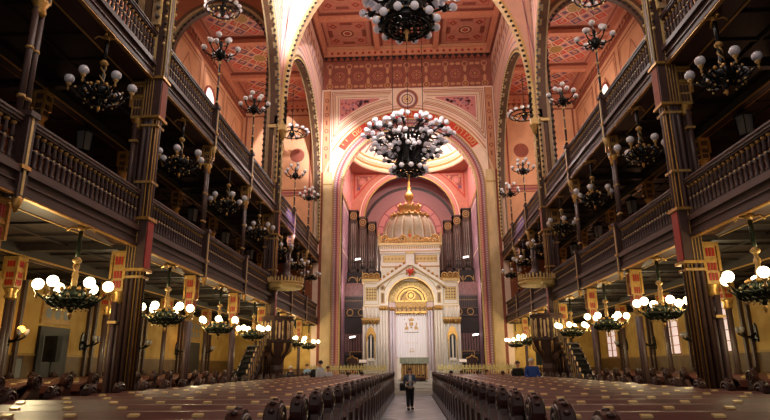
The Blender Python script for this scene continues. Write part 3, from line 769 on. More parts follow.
m = MB('organ'); m.box(-2.9, 2.9, 48.2, 48.8, 9.3, 12.6); D = Deco(m, lambda u, v, d: (u, 48.2-d, v))
for i in range(20): D.line((-2.8+i*.29, 9.5), (-2.8+i*.29, 12.3), .1, 'pipe', .02)
tag(m.build('organ_case'), 'dark low organ case between the towers behind the white dome', 'organ')
m = MB('organ'); m.box(-5.24, 5.24, 47.4, 49, 8.9, 9.3); D = Deco(m, lambda u, v, d: (u, 47.4-d, v))
m.box(-5.24, 5.24, 47.3, 47.45, 8.0, 9.35, 'wood_dk')
for i in range(12): D.ring(-4.8+i*.87, 8.55, .3, .36, 0, PI, 'gold_matte', .12, 10); D.line((-4.4+i*.87, 8.1), (-4.4+i*.87, 8.9), .06, 'gold_matte', .12)
tag(m.build('organ_loft'), 'dark wooden organ loft front with small gold arches', 'balcony')
# screens on both sides of the ark
for s in (-1, 1):
    r = thing('choir_screen', 'dark wooden latticed screen with two gold rings, %s of the white ark' % SIDE[s], 'screen', (s*4.3, 46, .9), group='dark latticed screens beside the ark')
    m = MB('screen'); m.box(-1, 1, 0, .2, 0, 7.3, 'wood_dk'); m.box(-1, 1, -.05, .2, 6.2, 7.3, 'screen'); D = Deco(m, lambda u, v, d: (u, -d, v))
    for z in (6.15, 5.2, 4.6, 1.7): m.box(-1, 1, -.09, 0, z, z+.12, 'wood_mid')
    for i in range(14): D.line((-.95+i*.146, 5.35), (-.95+i*.146, 6.1), .05, 'wood_mid', .02); D.ring(-.88+i*.136, 5.85, .04, .06, 0, PI, 'gold_matte', .03, 6)
    for i in range(9): D.rect(-.93+i*.21, -.78+i*.21, 1.9, 3.3, 'screen', .02)
    for i in range(-10, 12): D.line((-1+max(0, i*.2), 3.4+max(0, -i*.2)), (min(1, -1+i*.2+1.1), min(4.5, 3.4+1.1+min(0, 0))), .02, 'wood_mid', .02)
    m.build('panel', r)
    for q in (-.55, .35):
        m = MB('gold_matte'); m.tube([(q+.24*math.cos(2*PI*i/20), -.1, 4.95+.24*math.sin(2*PI*i/20)) for i in range(20)], .035, 5, closed=True); m.build('ring', r)
    m = MB('gold_matte'); m.box(-.5, .5, -.5, -.42, 1.9, 1.95)
    for q in (-.5, .45): m.box(q, q+.05, -.5, -.42, 0, 1.95)
    m.build('rail', r)

# ------------------------------------------------------------------ bema platform, steps, ark
m = MB('lightstone')
m.box(-5.3, 5.3, 38.6, 50, 0, .9)
for i in range(4): m.box(-1.5, 1.5, 37.0+i*.4, 38.6, .0 if i == 0 else .2*i, .2*(i+1)-.02)
m.box(-6.5, -1.5, 37.6, 40.1, 0, .9, 'pew_dk'); m.box(1.5, 6.5, 37.6, 40.1, 0, .9, 'pew_dk')
structure(m.build('floor_platform'))

ark = thing('ark', 'tall white and gold domed ark at the end of the centre aisle', 'ark', (0, 43, .9))
A = lambda z: z-.9
g = lambda u, v, d: (u, -d, v-.9)
# plinth and body with side wings
for s in (-1, 1):
    c = s*2.95
    m = MB('white'); x0, x1 = sorted((s*2.3, s*3.55)); m.box(x0, x1, 0, 2.2, 0, A(7.95)); m.box(min(s*2.25, s*3.66), max(s*2.25, s*3.66), -.12, 2.2, A(7.85), A(8.05), 'gold_pale')
    m.box(min(s*2.25, s*3.64), max(s*2.25, s*3.64), -.1, 2.2, 0, .5, 'lightstone')
    m.box(x0-.05, x1+.05, -.06, 2.2, A(5.95), A(6.03), 'gold_pale'); D = Deco(m, g)
    D.frame(c-.55, c+.55, 6.15, 7.75, .05, 'gold_pale', .02)
    D.rect(c-.38, c+.38, 6.5, 7.4, 'gold_pale', .02); D.frame(c-.42, c+.42, 6.46, 7.44, .05, 'gold_matte', .03)
    for i in range(4):
        for j in range(4): D.loz(c-.28+i*.187, 6.63+j*.215, .075, .085, 'dado', .03)
    wing = m.build('side_wing', ark)
    m = MB('gold_matte')          # crest of scrolls on the wing
    for q in (-.42, 0, .42):
        m.tube([(c+q+.19*math.cos(t*PI/8), -.05, A(8.28)+.2*math.sin(t*PI/8)) for t in range(0, 17)], .07, 5)
        m.ball((c+q, -.05, A(8.26)), .11, 'gold', 8, 6)
    m.prism([(c-.66, A(8.05)), (c+.66, A(8.05)), (c+.66, A(8.15)), (c-.66, A(8.15))], -.06, .06)
    m.prism([(c+s*.5, A(8.1)), (c+s*.7, A(8.1)), (c+s*.7, A(8.75)), (c+s*.55, A(8.4))], -.06, .06); m.build('wing_crest', wing)
    for i in range(5):            # colonettes
        x = s*(2.42+i*.27); m = MB('white'); m.cyl(x, -.22, .5, A(5.0), .07, 10); m.lathe([(.075, 0), (.12, .14), (.13, .2)], (x, -.22, A(4.7)), 10, 'gold'); m.box(x-.11, x+.11, -.33, -.1, .35, .5, 'lightstone')
        m.cyl(x, -.18, A(5.2), A(5.95), .06, 8); m.build('colonette', wing)
    m = MB('gold_matte')          # gilded canopy over the small niche
    m.box(c-.68, c+.68, -.5, -.05, A(5.0), A(5.16))
    for i in range(7): m.lathe([(.01, -.3), (.07, -.1), (.08, 0)], (c-.57+i*.19, -.42, A(5.0)), 6, 'gold')
    m.prism([(c-.36, A(3.45)), (c-.36, A(3.95)), (c-.22, A(4.35)), (c, A(4.55)), (c+.22, A(4.35)), (c+.36, A(3.95)), (c+.36, A(3.45)), (c+.26, A(3.45)), (c+.2, A(3.85)), (c, A(4.0)), (c-.2, A(3.85)), (c-.26, A(3.45))], -.5, -.1, 'y', 'gold')
    for q in (-.31, .31): m.cyl(c+q, -.45, A(2.2), A(3.5), .05, 8, 'gold_pale')
    m.build('niche_canopy', wing)
    m = MB('dark'); m.box(c-.2, c+.2, -.1, -.02, A(2.3), A(3.8)); m.box(c-.3, c+.3, -.3, 0, A(2.1), A(2.3), 'white'); m.build('niche', wing)
# centre: arched niche with gable
f4 = lambda u, v, d: (u, -.35-d, v-.9)
NR = 1.68; NC = 6.37; NW = 2.35
m = MB('white')
P = [(-NR*math.cos(PI*i/28), NC+NR*math.sin(PI*i/28)) for i in range(29)]
gt = lambda u: 9.25-abs(u)*.66
for d in (0, -1.0):
    for (a, b), (c_, e) in zip(P, P[1:]): m.poly([f4(a, b, d), f4(c_, e, d), f4(c_, gt(c_), d), f4(a, gt(a), d)], 'white')
    for a, b in ((-NW, -NR), (NR, NW)): m.poly([f4(a, .9, d), f4(b, .9, d), f4(b, gt(b), d), f4(a, gt(a), d)], 'white')
fl = [(-NR, .9)]+P+[(NR, .9)]
for a, b in zip(fl, fl[1:]): m.poly([f4(*a, 0), f4(*b, 0), f4(*b, -1), f4(*a, -1)], 'gold_pale')
m.build('centre_wall', ark)
m = MB('white')
for s in (-1, 1):
    m.prism([(s*2.5, A(7.45)), (0, A(9.1)), (0, A(9.34)), (s*2.5, A(7.69))], -.6, 0, 'y', 'white')
    m.prism([(s*2.5, A(7.35)), (0, A(9.0)), (0, A(9.1)), (s*2.5, A(7.45))], -.52, 0, 'y', 'gold_matte')
    for i in range(8): t = (i+.5)/8; m.ball((s*2.4*t, -.4, A(9.42-1.62*t+.06)), .12, 'gold', 8, 6)
m.box(-.3, .3, -.62, -.2, A(9.0), A(9.95), 'white'); m.box(-.36, .36, -.66, -.2, A(9.85), A(10.0), 'gold_pale')
gable = m.build('gable', ark)
m = MB('bright_red'); m.ball((0, -.62, A(8.5)), .2, 'bright_red', 10, 8)
for a in range(7): t = a*PI/3.5; m.ball((.3*math.cos(t), -.58, A(8.5)+.24*math.sin(t)), .09, 'bright_red' if a % 2 else 'gold', 7, 5)
m.build('rosette', gable)
m = MB('gold_matte'); D = Deco(m, f4)
D.ring(0, NC, NR+.02, NR+.08, 0, PI, 'gold', .02, 30); D.ring(0, NC, NR+.4, NR+.45, .35, PI-.35, 'gold_matte', .02, 30)
for s in (-1, 1):
    D.disc(s*2.08, 7.35, .2, 'gold_matte', .02, 14, .13); D.disc(s*2.08, 7.35, .12, 'dado', .02, 8); D.rect(s*2.08-.14, s*2.08+.14, 6.2, 7.0, 'gold_matte', .02); D.rect(s*2.08-.07, s*2.08+.07, 6.3, 6.9, 'dado', .03)
    D.rect(s*1.72, s*2.32, 5.95, 6.05, 'gold_matte', .03)
m.build('gilding', ark)
for s in (-1, 1):
    for i, (x, y_) in enumerate(((1.8, -.5), (2.0, -.5), (2.2, -.5), (1.5, -.1), (1.32, .1))):
        kk = 'white' if i < 3 else 'white_lilac'
        m = MB(kk); m.cyl(s*x, y_, .5, A(5.7), .08, 10); m.lathe([(.09, 0), (.14, .14), (.15, .26)], (s*x, y_, A(5.68)), 10, 'gold'); m.box(s*x-.12, s*x+.12, y_-.12, y_+.12, 0, .5, 'lightstone'); m.build('column', ark)
# inside the niche: gold lunette, fringe, curtain
fb = lambda u, v, d: (u, .5-d, v-.9)
m = MB('gold_matte'); D = Deco(m, fb)
D.rect(-1.7, 1.7, .9, 6.4, 'pink_w', 0); D.poly([(1.7*math.cos(PI*i/24), NC+1.7*math.sin(PI*i/24)) for i in range(25)], 'gold_pale', 0)
for i in range(11): t = PI*(i+.5)/11; D.disc(1.42*math.cos(t), NC+1.42*math.sin(t), .14, 'gold_matte', .02, 10, .08)
for rr, kk, dd in ((1.18, 'gold', .02), (1.08, 'dado', .03), (1.0, 'gold', .04), (.86, 'gold_matte', .05), (.78, 'dado', .06), (.72, 'gold_matte', .07)): D.poly([(rr*math.cos(PI*i/24), NC+.05+rr*math.sin(PI*i/24)) for i in range(25)], kk, dd)
D.disc(0, 6.85, .36, 'gold', .09, 16); D.disc(0, 6.85, .26, 'dado', .1, 12); D.disc(0, 6.85, .18, 'gold', .11, 8)
m.build('lunette', ark)
m = MB('gold_matte'); m.box(-1.15, 1.15, .25, .5, A(5.6), A(6.45), 'gold_matte'); m.box(-1.2, 1.2, .2, .5, A(6.36), A(6.46), 'gold'); m.box(-1.18, 1.18, .22, .5, A(5.55), A(5.63), 'gold')
for i in range(17): m.lathe([(.01, -.26), (.05, -.1), (.065, 0)], (-1.06+i*.1325, .3, A(5.56)), 6, 'gold')
for i in range(7): m.tube([(-1.0+i*.333+.13*math.cos(t*PI/8), .24, A(5.85)+.2*math.sin(t*PI/8)) for t in range(9)], .03, 4, 'gold'); m.box(-1.06+i*.333, -.94+i*.333, .23, .26, A(5.7), A(5.95), 'dado')
m.build('valance', ark)
m = MB('curtain'); n_ = 40; vs = []
for j in (0, 1):
    for i in range(n_+1): x = -1.12+2.24*i/n_; vs.append((x, .36+.02*math.sin(i*1.9), A(2.35) if j == 0 else A(5.5)))
m.add(vs, [(i, i+1, n_+2+i, n_+1+i) for i in range(n_)], None, True)
D = Deco(m, lambda u, v, d: (u, .335-d, v-.9)); zz = -.15
D.poly([(-.16, 4.95), (.16, 4.95), (.22, 5.2), (.1, 5.08), (0, 5.26), (-.1, 5.08), (-.22, 5.2)], 'gold_matte', .02)
D.poly([(-.14, 4.62), (.14, 4.62), (.14, 4.86), (-.14, 4.86)], 'gold_matte', .02); D.disc(0, 4.5, .08, 'gold_matte', .02, 8)
for s in (-1, 1):
    D.poly([(s*.22, 4.35), (s*.5, 4.35), (s*.46, 4.5), (s*.38, 4.52), (s*.42, 4.75), (s*.33, 4.7), (s*.3, 4.55), (s*.22, 4.55)], 'gold_matte', .02); D.disc(s*.5, 5.1, .035, 'dado', .02, 6)
    D.disc(s*.38, 4.78, .06, 'gold_matte', .02, 8)
for i in range(13):
    D.rect(-.5+i*.08, -.45+i*.08, 4.1, 4.17, 'dado', .02)
    if i % 2: D.rect(-.46+i*.075, -.42+i*.075, 3.35, 3.4, 'gold_pale', .02)
D.disc(0, 2.85, .14, 'gold_pale', .02, 8, .1); D.line((-.2, 2.75), (.2, 2.75), .03, 'gold_pale', .02)
m.build('curtain', ark)
m = MB('gold_matte'); m.box(-1.12, 1.12, .3, .55, 0, A(2.3), 'white'); m.build('threshold', ark)
# block above the gable
m = MB('white'); m.box(-2.2, 2.2, .15, 4.1, A(7.9), A(10.0)); m.box(-2.3, 2.3, 0, 4.1, A(10.0), A(10.75)); m.box(-2.42, 2.42, -.1, 4.15, A(10.62), A(10.8), 'gold_pale')
D = Deco(m, lambda u, v, d: (u, .15-d, v-.9))
for s in (-1, 1):
    D.rect(s*.35, s*2.05, 9.35, 9.85, 'gold_pale', .01); D.frame(min(s*.35, s*2.05), max(s*.35, s*2.05), 9.33, 9.87, .05, 'gold_matte', .02)
    for i in range(6): D.disc(s*(.55+i*.27), 9.6, .12, 'gold_matte', .02, 10, .07); D.disc(s*(.55+i*.27), 9.6, .05, 'dado', .02, 6)
m.box(-2.2, 2.2, .1, 2.9, A(8.95), A(9.05), 'gold_matte')
for i in range(34): m.box(-2.24+i*.135, -2.16+i*.135, -.03, 0, A(10.35), A(10.55), 'gold_matte')
m.box(-2.32, 2.32, -.03, 0, A(10.12), A(10.2), 'gold_matte'); m.build('upper_block', ark)
m = MB('gold_matte')      # cresting
def scroll(m, x, z, r_, d=1):
    m.tube([(x+d*r_*(1-t/26)*math.cos(t*PI/6), -.02, z+r_*(1-t/26)*math.sin(t*PI/6)) for t in range(0, 20)], .065, 5, 'gold')
for s in (-1, 1):
    scroll(m, s*.5, A(11.12), .3, s); scroll(m, s*1.95, A(11.15), .3, -s); scroll(m, s*1.0, A(11.02), .2, s); scroll(m, s*1.32, A(11.0), .18, -s); scroll(m, s*1.6, A(11.02), .16, s)
    m.prism([(s*2.15, A(10.8)), (s*2.42, A(10.8)), (s*2.46, A(12.0)), (s*2.25, A(11.4))], -.08, .05)
    m.prism([(s*.1, A(10.8)), (s*2.3, A(10.8)), (s*2.3, A(10.95)), (s*1.2, A(10.93)), (s*.2, A(11.1))], -.05, .05)
m.prism([(-.22, A(10.8)), (.22, A(10.8)), (.18, A(11.4)), (0, A(12.05)), (-.18, A(11.4))], -.09, .05); m.ball((0, -.08, A(11.35)), .1, 'bright_red', 8, 6)
for i in range(20): m.ball((-2.2+i*.23, -.05, A(10.9)), .08, 'gold', 6, 4)
m.build('cresting', ark)
m = MB('dome'); DZ = A(10.8); DC = (0, 2.35, DZ)
prof = [(2.0, 0), (2.12, .5), (2.1, 1.1), (1.95, 1.7), (1.68, 2.2), (1.4, 2.55)]
m.lathe(prof, DC, 48, 'glass_dome')
for a in range(16):
    t = a*2*PI/16+.1; m.tube([((r_+.02)*math.cos(t), 2.35+(r_+.02)*math.sin(t), DZ+z_) for r_, z_ in prof], .07, 5, 'dome'); t += .08; m.tube([((r_+.03)*math.cos(t), 2.35+(r_+.03)*math.sin(t), DZ+z_) for r_, z_ in prof], .025, 4, 'gold')
dome = m.build('dome', ark)
m = MB('gold_matte'); m.lathe([(1.5, 2.45), (1.6, 2.55), (1.4, 2.7), (1.05, 2.82), (.82, 2.9), (.85, 3.2), (.95, 3.45), (.5, 3.5), (.2, 3.6), (.1, 3.7)], DC, 24, 'gold_matte')
for a in range(20): t = a*PI/10; m.ball((1.5*math.cos(t), 2.35+1.5*math.sin(t), DZ+2.68), .12, 'gold', 6, 5)
for a in range(10): t = a*PI/5; m.lathe([(.08, 0), (.11, .1), (.01, .3)], (.9*math.cos(t), 2.35+.9*math.sin(t), DZ+3.4), 6, 'gold')
m.build('dome_crown', dome)
m = MB('gold'); m.lathe([(.1, 3.6), (.16, 3.75), (.1, 3.9), (.34, 4.2), (.4, 4.4), (.24, 4.7), (.1, 4.85), (.16, 5.1), (.07, 5.3), (.12, 5.5), (.04, 5.8), (.01, 6.5)], DC, 14); m.build('finial', dome)
# ------------------------------------------------------------------ reading desk, fence, chairs, lecterns
r = thing('reading_desk', 'reading desk with grey green cloth top and gold carved front on the steps', 'desk', (.15, 38.3, .9))
m = MB('pew_dk'); m.box(-.75, .75, -.3, .5, 0, 1.25); D = Deco(m, lambda u, v, d: (u, -.3-d, v))
for i in range(5): D.frame(-.7+i*.28, -.45+i*.28, .15, 1.15, .03, 'gold', .012); D.rect(-.62+i*.28, -.53+i*.28, .3, 1.0, 'gold_matte', .012)
m.build('body', r)
for x in (-.78, .78):
    m = MB('gold_matte'); m.lathe([(.08, 0), (.05, .2), (.07, .6), (.04, .9), (.08, 1.25)], (x, -.3, 0), 8); m.build('leg', r)
m = MB('cloth'); vs = []
m.box(-.92, .92, -.45, .6, 1.3, 1.36)
for i in range(41): 
    x = -.93+1.86*i/40; o = .02*math.sin(i*1.3); vs += [(x, -.46+o, 1.36), (x, -.47+o*1.6, .98+.02*math.sin(i*.8))]
m.add(vs, [(2*i, 2*i+1, 2*i+3, 2*i+2) for i in range(40)], 'cloth', True); m.build('cloth', r)
FE = None
for s in (-1, 1):
    for i in range(3):
        w = 1.72; cx = s*(1.6+w*(i+.5)); lab = 'gilded crested fence panel %s of the centre steps, %s from the aisle' % (SIDE[s], ORD[i])
        if FE is None:
            FE = thing('fence_panel', lab, 'fence', (cx, 37.75, .9), group='gilded fence panels in front of the platform')
            m = MB('fence'); m.box(-w/2, w/2, -.03, .03, .08, .13); m.box(-w/2, w/2, -.04, .04, .62, .69); m.build('rail', FE)
            m = MB('fence')
            for q in range(12): x = -w/2+w*(q+.5)/12; m.cyl(x, 0, .1, .65, .022, 6)
            for q in range(4): x = -w/2+w*(q+.5)/4; m.tube([(x+.17*math.cos(t*PI/6), 0, .37+.2*math.sin(t*PI/6)) for t in range(12)], .022, 5, closed=True)
            m.build('bars', FE)
            m = MB('fence')
            for q in range(8):
                x = -w/2+w*(q+.5)/8; m.prism([(x-.1, .69), (x+.1, .69), (x+.07, .8), (x+.1, .88), (x+.03, .86), (x, 1.0), (x-.03, .86), (x-.1, .88), (x-.07, .8)], -.025, .025)
            m.build('cresting', FE)
        else: dup(FE, (cx, 37.75, .9), 0, lab)
for s in (-1, 1):
    for i, x in enumerate((9.9, 8.1)):
        lab = 'gilded crested fence panel across the %s side aisle, %s one' % (SIDE[s], ('outer', 'inner')[i])
        dup(FE, (s*x, 37.75, .17+.25), 0, lab)
CH = None
for s in (-1, 1):
    lab = 'carved wooden armchair with curved gold back, %s of the ark' % SIDE[s]
    if CH is None:
        CH = thing('armchair', lab, 'chair', (s*4.2, 41.5, .9), group='carved armchairs beside the ark')
        m = MB('pew_dk'); m.box(-.35, .35, -.3, .35, .42, .52, 'redlac'); m.build('seat', CH)
        m = MB('pew_dk'); m.prism([(-.35, .5), (.35, .5), (.38, 1.25), (.2, 1.42), (0, 1.5), (-.2, 1.42), (-.38, 1.25)], .28, .36); m.tube([(-.4, .3, 1.2), (-.36, .3, 1.38), (-.15, .3, 1.42), (0, .3, 1.56), (.15, .3, 1.42), (.36, .3, 1.38), (.4, .3, 1.2)], .045, 5, 'gold'); m.build('backrest', CH)
        for x in (-.36, .36):
            m = MB('pew_dk'); m.box(x-.04, x+.04, -.28, .3, .72, .78); m.box(x-.03, x+.03, -.28, -.2, .5, .75); m.build('armrest', CH)
            for y_ in (-.26, .3): m = MB('pew_dk'); m.box(x-.04, x+.04, y_-.04, y_+.04, 0, .45); m.build('leg', CH)
    else: dup(CH, (s*4.2, 41.5, .9), 0, lab)
LE = None
for s, x in ((-1, -3.2), (1, 3.3)):
    lab = 'small lectern with a white open book on top, %s of the reading desk' % SIDE[s]
    if LE is None:
        LE = thing('lectern', lab, 'lectern', (x, 38.7, .9), group='small lecterns with white books behind the fence')
        m = MB('pew_dk'); m.box(-.22, .22, -.15, .15, 0, .06); m.cyl(0, 0, .06, 1.0, .05, 8); m.build('stand', LE)
        m = MB('pew_dk'); m.prism([(-.18, 1.0), (.2, 1.15), (.2, 1.19), (-.18, 1.04)], -.26, .26, 'x'); m.build('top', LE)
        m = MB('white'); m.prism([(-.17, 1.05), (.19, 1.2), (.19, 1.26), (-.17, 1.11)], -.24, .24, 'x'); m.build('book', LE)
    else: dup(LE, (x, 38.7, .9), 0, lab)
# small white flood lamps by the organ and on the screens
FL = None
for (x, y_, z, where) in ((-4.35, 47.1, 10.3, 'below the organ pipes on the left'), (4.6, 47.1, 10.35, 'below the organ pipes on the right'), (-4.6, 45.7, 3.9, 'in front of the left choir screen'), (4.95, 45.7, 4.0, 'in front of the right choir screen')):
    lab = 'small bright white floodlight ' + where
    if FL is None:
        FL = thing('floodlight', lab, 'lamp', (x, y_, z), .0, 'small white floodlights around the chancel')
        m = MB('globe_lit'); m.prism([(-.25, -.05), (.2, .02), (.25, .14), (-.2, .1)], -.06, 0); M['flood'] = mat('flood', (255, 250, 240), emit=3); m.mats = ['flood']; m.build('lens', FL)
        m = MB('iron'); m.prism([(-.27, -.08), (.22, -.01), (.28, .17), (-.22, .13)], 0, .1); m.box(-.02, .02, .05, .6, -.02, .02); m.build('housing', FL)
    else: dup(FL, (x, y_, z), 0, lab)
# ------------------------------------------------------------------ pews
def make_pew(W, name, group):
    r = thing(name, '', 'pew', group=group)
    m = MB('pew'); m.box(-W/2+.05, W/2-.05, 0, .07, .35, 1.24); m.box(-W/2+.05, W/2-.05, -.02, .1, 1.22, 1.27); m.build('backrest', r)
    m = MB('pew'); m.box(-W/2+.05, W/2-.05, .07, .5, .42, .47); m.box(-W/2+.05, W/2-.05, .42, .46, .05, .42, 'pew_dk'); m.build('seat', r)
    m = MB('pew'); m.prism([(-.42, 1.14), (-.02, 1.23), (-.02, 1.27), (-.42, 1.18)], -W/2+.06, W/2-.06, 'x'); m.box(-W/2+.06, W/2-.06, -.44, -.41, 1.04, 1.19); m.box(-W/2+.06, W/2-.06, -.36, -.33, .55, 1.07, 'pew_dk'); m.build('book_desk', r)
    def endp(x):
        hr = .165; cz = 1.27; pts = [(-.44, .03), (.5, .03), (.5, .5), (.3, .62), (.14, .85), (.12, 1.1)]
        pts += [(hr*math.cos(t)+.0, cz+hr*math.sin(t)) for t in [math.radians(a) for a in range(-40, 221, 20)]]
        pts += [(-.16, 1.1), (-.3, .98), (-.44, .9)]
        m = MB('pew_dk'); m.prism(pts, x-.05, x+.05, 'x'); 
        for sx_ in (-1, 1):
            f5 = lambda u, v, d, sx_=sx_: (x+sx_*(.05+d), u, v)
            m.tube([f5(.12*math.cos(t*PI/8), cz+.12*math.sin(t*PI/8), .005) for t in range(16)], .022, 5, closed=True)
            m.lathe([(.055, 0), (.03, .025)], (0, 0, 0), 8) if False else None
            m.tube([f5(.06*math.cos(t*PI/4), cz+.06*math.sin(t*PI/4), .01) for t in range(8)], .02, 5, closed=True)
            m.tube([f5(-.06, .95, .0), f5(-.06, .4, .0), f5(.25, .3, 0), f5(.05, .85, 0)], .014, 4, closed=True)
        for i in range(5):
            t = math.radians(30+i*30); m.ball((x, hr*math.cos(t), cz+hr*math.sin(t)), .03, None, 8, 5, .6)
        return m.build('end_panel', r)
    endp(-W/2); endp(W/2)
    n_ = int(W/.6)
    m = MB('plaque'); m.prism([(-.20, 1.22), (-.14, 1.235), (-.14, 1.262), (-.20, 1.25)], -.052, .052, 'x')
    b0 = m.build('number_plate', r)
    for i in range(n_):
        x = -W/2+(i+.5)*W/n_
        if i == 0: b0.location = (x, 0, 0)
        else: cp(b0, r, (x, 0, 0))
    return r
Wn = 4.6; PN = None
for s in (-1, 1):
    rr = range(-1, 30)
    for j, i in enumerate(rr):
        loc = (s*((1.1 if s < 0 else 1.24)+Wn/2), (3.77 if s > 0 else 4.0)+1.08*i, 0)
        lab = 'long brown pew %s of the centre aisle, %s row from the camera' % (SIDE[s], ORD[j])
        if PN is None: PN = make_pew(Wn, 'nave_pew', 'pews in the nave'); PN.location = loc; PN['label'] = lab
        else: dup(PN, loc, 0, lab)
Ws = 4.3; PS = None
for s in (-1, 1):
    for j, i in enumerate(range(4, 27)):
        loc = (s*(7.4+Ws/2), 3.6+1.08*i+(.35 if s < 0 else 0), .17)
        if abs((loc[1] % BAY)) < 0: continue
        lab = 'side pew with scrolled ends under the %s gallery, %s row from the camera' % (SIDE[s], ORD[j])
        if PS is None: PS = make_pew(Ws, 'side_pew', 'pews under the side galleries'); PS.location = loc; PS['label'] = lab
        else: dup(PS, loc, 0, lab)
# ------------------------------------------------------------------ chandeliers
def arm_pts(R_, z0, z1, dip=.12, n_=8):
    return [(R_*t/n_, 0, z0+(z1-z0)*(t/n_)**2-dip*math.sin(PI*t/n_)) for t in range(n_+1)]
def make_gallery_chandelier(lit, ext):
    """hangs down from its origin on the soffit"""
    r = thing('gallery_chandelier', '', 'chandelier')
    LOW = Matrix.Translation((0, 0, -ext))
    mt = 'iron_green' if lit else 'iron'
    m = MB('gold_matte'); m.lathe([(.03, -.12), (.07, -.05), (.09, 0)], (0, 0, 0), 10)
    for a in range(4): t = a*PI/2+.4; m.tube([(0, 0, -.06), (.18*math.cos(t), .18*math.sin(t), -.02), (.26*math.cos(t), .26*math.sin(t), -.1)], .025, 5, 'gold')
    m.build('ceiling_rose', r)
    m = MB(mt); m.cyl(0, 0, -.55-ext, -.05, .045, 8); m.T = LOW; m.lathe([(.03, -.62), (.09, -.56), (.09, -.53), (.03, -.46)], (0, 0, 0), 10, 'gold_matte')
    m.lathe([(.03, -1.15), (.06, -1.0), (.04, -.62)], (0, 0, 0), 8, 'gold_matte' if lit else mt)
    for q in range(2): m.tube([(.05*math.cos(q*PI+t*.8), .05*math.sin(q*PI+t*.8), -.62-t*.05) for t in range(9)], .018, 4, 'gold_matte')
    m.build('stem', r)
    m = MB(mt); m.T = LOW; m.lathe([(.02, -1.6), (.07, -1.5), (.05, -1.42), (.2, -1.34), (.26, -1.22), (.14, -1.1), (.04, -1.05)], (0, 0, 0), 12)
    for a in range(8):
        t = a*PI/4+.2; c_, s_ = math.cos(t), math.sin(t)
        m.tube([(.1*c_, .1*s_, -1.3), (.28*c_, .28*s_, -1.42), (.4*c_, .4*s_, -1.3), (.34*c_, .34*s_, -1.2), (.26*c_, .26*s_, -1.24)], .03, 5)
        m.ball((.22*c_, .22*s_, -1.12), .045, 'gold', 6, 5); m.ball((.3*c_, .3*s_, -1.33), .035, 'gold', 6, 5)
    for R_, z in (((.42, -1.36), (.28, -1.47)) if lit else ((.22, -1.42),)): m.tube([(R_*math.cos(t*PI/10), R_*math.sin(t*PI/10), z+.03*(t % 2)) for t in range(20)], .028, 4, closed=True)
    for a in range(16 if lit else 8): t = a*PI/8*(1 if lit else 2); m.tube([(.28*math.cos(t), .28*math.sin(t), -1.48), (.4*math.cos(t+.2), .4*math.sin(t+.2), -1.42), (.5*math.cos(t), .5*math.sin(t), -1.3)], .02, 4); m.ball((.5*math.cos(t), .5*math.sin(t), -1.28), .028, 'gold_pale', 5, 4); m.ball((.3*math.cos(t+.2), .3*math.sin(t+.2), -1.52), .024, 'gold_pale', 5, 4)
    m.lathe([(.01, -1.72), (.04, -1.64), (.03, -1.56)], (0, 0, 0), 8, 'gold'); m.build('body', r)
    n_ = 6; am = MB(mt); am.T = LOW; am.tube(arm_pts(.62, -1.3, -1.22), .022, 5); am.lathe([(.01, -.12), (.03, -.08), (.015, -.02), (.05, .02), (.06, .05)], (.62, 0, -1.2), 8, 'gold_matte')
    am.tube([(.3, 0, -1.38), (.42, 0, -1.28), (.36, 0, -1.22)], .018, 4)
    gm = MB('globe_lit' if lit else 'globe_mid'); gm.T = LOW; gm.ball((.62, 0, -1.04), .105, None, 16, 10)
    a0 = am.build('arm', r); g0 = gm.build('globe', a0)
    for i in range(n_):
        t = 2*PI*i/n_+.45
        if i == 0: a0.rotation_euler[2] = t
        else: cp(g0, cp(a0, r, None, (0, 0, t)))
    return r
P1 = P2 = None
for s in (-1, 1):
    for k in range(2, 9):
        y_ = WINY[k]; 
        lab = 'lit globe chandelier hanging below the %s lower gallery, %s from the camera' % (SIDE[s], ORD[k-2])
        if P1 is None: P1 = make_gallery_chandelier(True, .16); P1['label'] = lab; P1['group'] = 'lit chandeliers below the lower galleries'; P1.location = (s*6.64, y_, 4.5)
        else: dup(P1, (s*6.64, y_, 4.5), .35*k, lab)
        L = bpy.data.lights.new('chandelier_light', 'POINT'); L.energy = 125; L.color = (1, .8, .44); L.shadow_soft_size = .2
        lo = bpy.data.objects.new('chandelier_light', L); COL.objects.link(lo); lo.location = (s*7.6, y_, 3.2)
        lab = 'unlit globe chandelier hanging in the %s middle gallery, %s from the camera' % (SIDE[s], ORD[k-2])
        if P2 is None: P2 = make_gallery_chandelier(False, .12); P2['label'] = lab; P2['group'] = 'unlit chandeliers in the middle galleries'; P2.location = (s*6.64, y_, 8.88)
        else: dup(P2, (s*6.64, y_, 8.88), .35*k+.3, lab)
